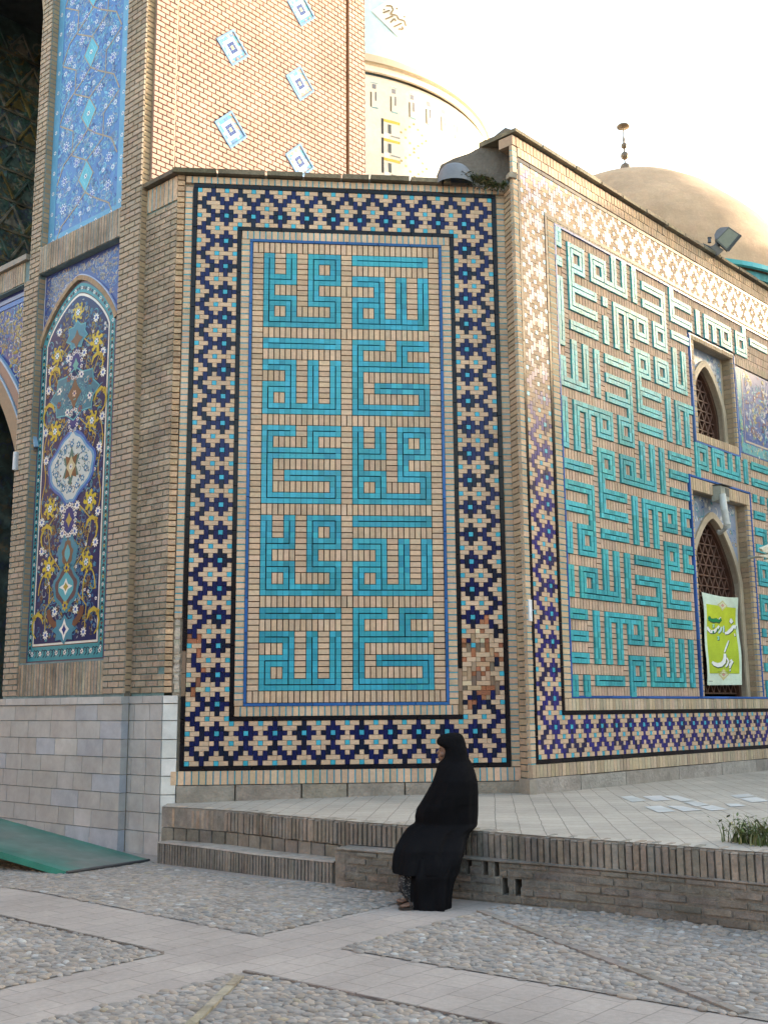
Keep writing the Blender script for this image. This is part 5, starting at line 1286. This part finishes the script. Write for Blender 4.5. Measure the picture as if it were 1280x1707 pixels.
# ---------------------------------------------------------------- seated woman
VD = Vector((.144, .99, 0)).normalized(); VR = Vector((VD.y, -VD.x, 0))
def pz(zx, zy, dist):
    v = px_ray(620+zx*.19917, 1200+zy*.19917); t_ = dist/(v.x*VD.x+v.y*VD.y); return Vector((0, 0, CAM_H))+v*t_
def interp(T, x):
    if x <= T[0][0]: return T[0][1:]
    for a, b in zip(T, T[1:]):
        if x <= b[0]: f = (x-a[0])/(b[0]-a[0]); return tuple(p+(q-p)*f for p, q in zip(a[1:], b[1:]))
    return T[-1][1:]
DIST = [(0, 9.02), (860, 9.02), (960, 8.90), (1080, 8.74), (1200, 8.66), (1300, 8.61), (1600, 8.56)]
def loft(mb, rows, half, col, seg=72, fold=None, ext=0, step=9, front_pow=None, m=0):
    """rows: (zy, left, right) outline in the side view; half: (zy, half thickness)"""
    ys = []; y = rows[0][0]
    while y < rows[-1][0]: ys.append(y); y += step
    ys.append(rows[-1][0]); rings = []
    for y in ys:
        l, r = interp(rows, y); d, = interp(DIST, y); h, = interp(half, y)
        a, b = pz(l, y, d), pz(r, y, d); c = (a+b)/2; ax = (b-a).dot(VR)/2; R = []
        for k in range(seg):
            th = 2*math.pi*k/seg; cx, sy = math.cos(th), math.sin(th)
            ex = .82; x = math.copysign(abs(cx)**ex, cx); yy = math.copysign(abs(sy)**ex, sy)
            s = 1+(fold(th, y) if fold else 0)
            sx = 1+(s-1)*abs(sy)                       # the outline stays, folds lie on the near and far sides
            R.append(c+VR*(ax*x*sx)+VD*(h*yy*s))
        rings.append(R)
    V = [p for R in rings for p in R]; n = len(rings); Fc = [(i*seg+k, (i+1)*seg+k, (i+1)*seg+(k+1) % seg, i*seg+(k+1) % seg) for i in range(n-1) for k in range(seg)]
    Fc += [tuple(range(seg)), tuple(range((n-1)*seg, n*seg))[::-1]]
    mb.mesh(V, Fc, col, m)
woman = thing('person', 'woman in a long black chador sitting on the brick ledge, face turned left', 'person', (1.25, 8.55, 0))
CH_ROWS = [(108, 660, 712), (113, 628, 732), (122, 598, 748), (135, 572, 760), (152, 550, 768), (172, 541, 776), (195, 540, 782), (206, 548, 785), (218, 566, 788), (235, 592, 792), (262, 602, 797), (300, 600, 804), (326, 592, 812), (344, 574, 823), (360, 556, 833), (385, 545, 844), (420, 538, 857), (460, 527, 869), (520, 505, 884), (600, 461, 889), (680, 415, 889), (740, 375, 889), (800, 361, 887), (845, 362, 883), (868, 352, 884), (890, 315, 878), (910, 292, 858), (940, 268, 826), (1000, 231, 800), (1060, 204, 785), (1120, 181, 768), (1180, 172, 752), (1240, 166, 738), (1280, 172, 726)]
CH_HALF = [(108, .03), (125, .07), (160, .10), (220, .115), (300, .125), (350, .14), (420, .19), (500, .235), (620, .255), (800, .255), (900, .25), (1000, .235), (1120, .215), (1280, .19)]
SK_ROWS = [(1140, 305, 758), (1240, 300, 735), (1290, 293, 722), (1350, 300, 696), (1420, 303, 677), (1480, 306, 669), (1550, 313, 668), (1575, 330, 668), (1592, 352, 640)]
SK_HALF = [(1140, .19), (1300, .19), (1450, .185), (1592, .18)]
def fold(th, y):
    a = min(max((y-330)/420, 0), 1)*.065+min(max((y-850)/300, 0), 1)*.075
    w = math.sin(5*th+.004*y+.8)+.7*math.sin(9*th-.006*y+2.1)+.5*math.sin(14*th+.003*y)+.35*math.sin(23*th-.005*y+1)
    dgl = math.sin(.020*(y-900)+3.2*math.cos(th)+.6)*.6 if y > 700 else 0
    return a*(w+dgl)*.62
CHD = attr_mat('black_cloth', .95, .03, .15, 40, .15, 3, .35, 260, .002)
mb = MB(); loft(mb, CH_ROWS, CH_HALF, (.0075, .0075, .0085), 96, fold, step=7); loft(mb, SK_ROWS, SK_HALF, (.0075, .0075, .0085), 96, fold, step=7)
o = mb.build('chador', CHD, woman, True); o['label'] = 'long black chador draped from head to ankles'
sm_ = o.modifiers.new('soften', 'SMOOTH'); sm_.factor = .5; sm_.iterations = 4
DR = bpy.data.materials.new('patterned_dress'); DR, n, l, b = nodes('patterned_dress_cloth')
tc = N(n, 'ShaderNodeTexCoord'); vo = N(n, 'ShaderNodeTexVoronoi'); vo.inputs['Scale'].default_value = 75; l.new(tc.outputs['Object'], vo.inputs['Vector'])
cp = N(n, 'ShaderNodeValToRGB'); cp.color_ramp.elements[0].position = .30; cp.color_ramp.elements[0].color = (.16, .15, .14, 1); cp.color_ramp.elements[1].position = .42; cp.color_ramp.elements[1].color = (.012, .012, .014, 1)
l.new(vo.outputs['Distance'], cp.inputs[0]); l.new(cp.outputs[0], b.inputs['Base Color']); b.inputs['Roughness'].default_value = .85
mb = MB(); loft(mb, [(1100, 240, 420), (1180, 233, 420), (1280, 226, 420), (1345, 214, 420), (1390, 214, 420), (1430, 232, 420), (1470, 262, 420), (1500, 285, 420), (1520, 300, 420)], [(1100, .15), (1520, .13)], (.05, .05, .05), 64, fold, step=9)
o = mb.build('dress', DR, woman, True); o['label'] = 'dark dress with a small pale pattern'
# body: head with face, neck, trunk, shins and feet
SK = (.16, .085, .055)
mb = MB()
HEAD = [(150, 600, 720), (180, 578, 745), (205, 571, 755), (225, 566, 760), (245, 562, 760), (270, 563, 758), (295, 560, 752), (318, 561, 740), (336, 566, 728), (352, 590, 720), (372, 618, 712), (420, 626, 706), (460, 600, 760), (560, 560, 800), (700, 520, 820), (860, 500, 830)]
HHALF = [(150, .05), (180, .068), (225, .074), (270, .072), (318, .060), (345, .048), (372, .048), (430, .055), (470, .13), (560, .16), (860, .17)]
loft(mb, HEAD, HHALF, SK, 48, None, step=6)
d0 = 9.02
def blob(zx, zy, off, rx, ry, rz, col, mesh, d=d0): p = pz(zx, zy, d)+VD*off; mesh.mesh([p+VR*(v.x*rx)+VD*(v.y*ry)+Vector((0, 0, v.z*rz)) for v in IV], IF, col)
mb.mesh([pz(566, 236, d0)+VD*-.010, pz(566, 236, d0)+VD*.010, pz(546, 268, d0)+VD*-.013, pz(546, 268, d0)+VD*.013, pz(536, 280, d0), pz(560, 291, d0)+VD*-.016, pz(560, 291, d0)+VD*.016, pz(580, 260, d0)+VD*-.02, pz(580, 260, d0)+VD*.02],
        [(0, 2, 3, 1), (2, 4, 3), (2, 5, 4), (4, 5, 6), (3, 4, 6), (0, 7, 5, 2), (1, 3, 6, 8), (7, 8, 6, 5), (0, 1, 8, 7)], SK)
blob(545, 280, 0, .009, .012, .008, SK, mb); blob(556, 304, 0, .008, .022, .005, SK, mb); blob(556, 314, 0, .008, .020, .006, SK, mb); blob(563, 334, 0, .014, .022, .012, SK, mb); blob(592, 290, -.045, .022, .02, .022, SK, mb); blob(592, 290, .045, .022, .02, .022, SK, mb)
def foot(toe, heel, side):
    t0, h0 = Vector(toe), Vector(heel); u = (t0-h0).normalized(); s_ = Vector((-u.y, u.x, 0)); L_ = (t0-h0).length; prof = [(0, .022, .05), (.12, .030, .065), (.3, .031, .058), (.5, .034, .046), (.7, .041, .034), (.85, .041, .024), (.93, .036, .018)]
    R = []
    for f, w, h in prof:
        c = h0+u*(L_*f); R.append([c+s_*(w*math.cos(a))+Vector((0, 0, .018+h*.5+h*.5*math.sin(a))) for a in [2*math.pi*k/14 for k in range(14)]])
    V = [p for r in R for p in r]; Fc = [(i*14+k, i*14+(k+1) % 14, (i+1)*14+(k+1) % 14, (i+1)*14+k) for i in range(len(R)-1) for k in range(14)]+[tuple(range(14))[::-1], tuple(range(84, 98))]
    mb.mesh(V, Fc, SK)
    for k in range(5):
        r_ = (.0125, .0095, .009, .0085, .0075)[k]; f = (.95, .955, .94, .91, .88)[k]; c = h0+u*(L_*f)+s_*(side*(.030-k*.0155)); mb.mesh([c+u*(v.x*r_*2.0)+s_*(v.y*r_)+Vector((0, 0, .018+r_+v.z*r_)) for v in IV], IF, SK)
    mb.tube([h0+u*.03+Vector((0, 0, .05)), h0+u*.03+VD*.05+Vector((0, 0, .16)), h0+u*.02+VD*.14+Vector((.03, 0, .36))], [.038, .034, .045], SK, 0, 14)
    return h0, u, s_, L_
toeA, toeB = px_z(667.5, 1517.5, .0), px_z(664.5, 1509.5, 0)
hA = toeA+VR*.215+VD*.06; hB = toeB+VR*.215+VD*.05
F1 = foot(toeA, hA, 1); F2 = foot(toeB, hB, -1)
body = mb.build('body', SKIN, woman, True)
rm = body.modifiers.new('remesh', 'REMESH'); rm.mode = 'VOXEL'; rm.voxel_size = .005; rm.use_smooth_shade = True
sm = body.modifiers.new('smooth', 'SMOOTH'); sm.factor = .5; sm.iterations = 2
SKR = bpy.data.materials.new('skin_tone'); SKR.use_nodes = True; SKR.node_tree.nodes['Principled BSDF'].inputs['Base Color'].default_value = (.15, .08, .052, 1); SKR.node_tree.nodes['Principled BSDF'].inputs['Roughness'].default_value = .5
body.data.materials.clear(); body.data.materials.append(SKR)
for sgn in (-1, 1):
    mb = MB(); blob(571, 253, sgn*.031, .006, .010, .005, (.012, .008, .006), mb); mb.build('eye', SKIN, woman, True)
    mb = MB(); blob(566, 239, sgn*.030, .006, .018, .003, (.02, .015, .012), mb); mb.build('eyebrow', SKIN, woman, True)
for (h0, u, s_, L_) in (F1, F2):
    mb = MB(); fr_ = Frame(h0, u, Vector((0, 0, 1))); pts = []
    for f, w in ((-.02, .028), (.2, .036), (.5, .038), (.75, .048), (.95, .044), (1.05, .025)): pts.append((f, w))
    ring_ = [h0+u*(L_*f)+s_*w for f, w in pts]+[h0+u*(L_*f)-s_*w for f, w in pts[::-1]]
    mb.prism([p+Vector((0, 0, .001)) for p in ring_][::-1], [p+Vector((0, 0, .02)) for p in ring_][::-1], (.02, .016, .014))
    for f in (.62, .70): mb.tube([h0+u*(L_*f)+s_*(.046*math.cos(a))+Vector((0, 0, .02+.046*math.sin(a))) for a in [math.pi*k/8 for k in range(9)]], .006, (.02, .016, .014), 0, 6)
    mb.build('sandal', METAL, woman)
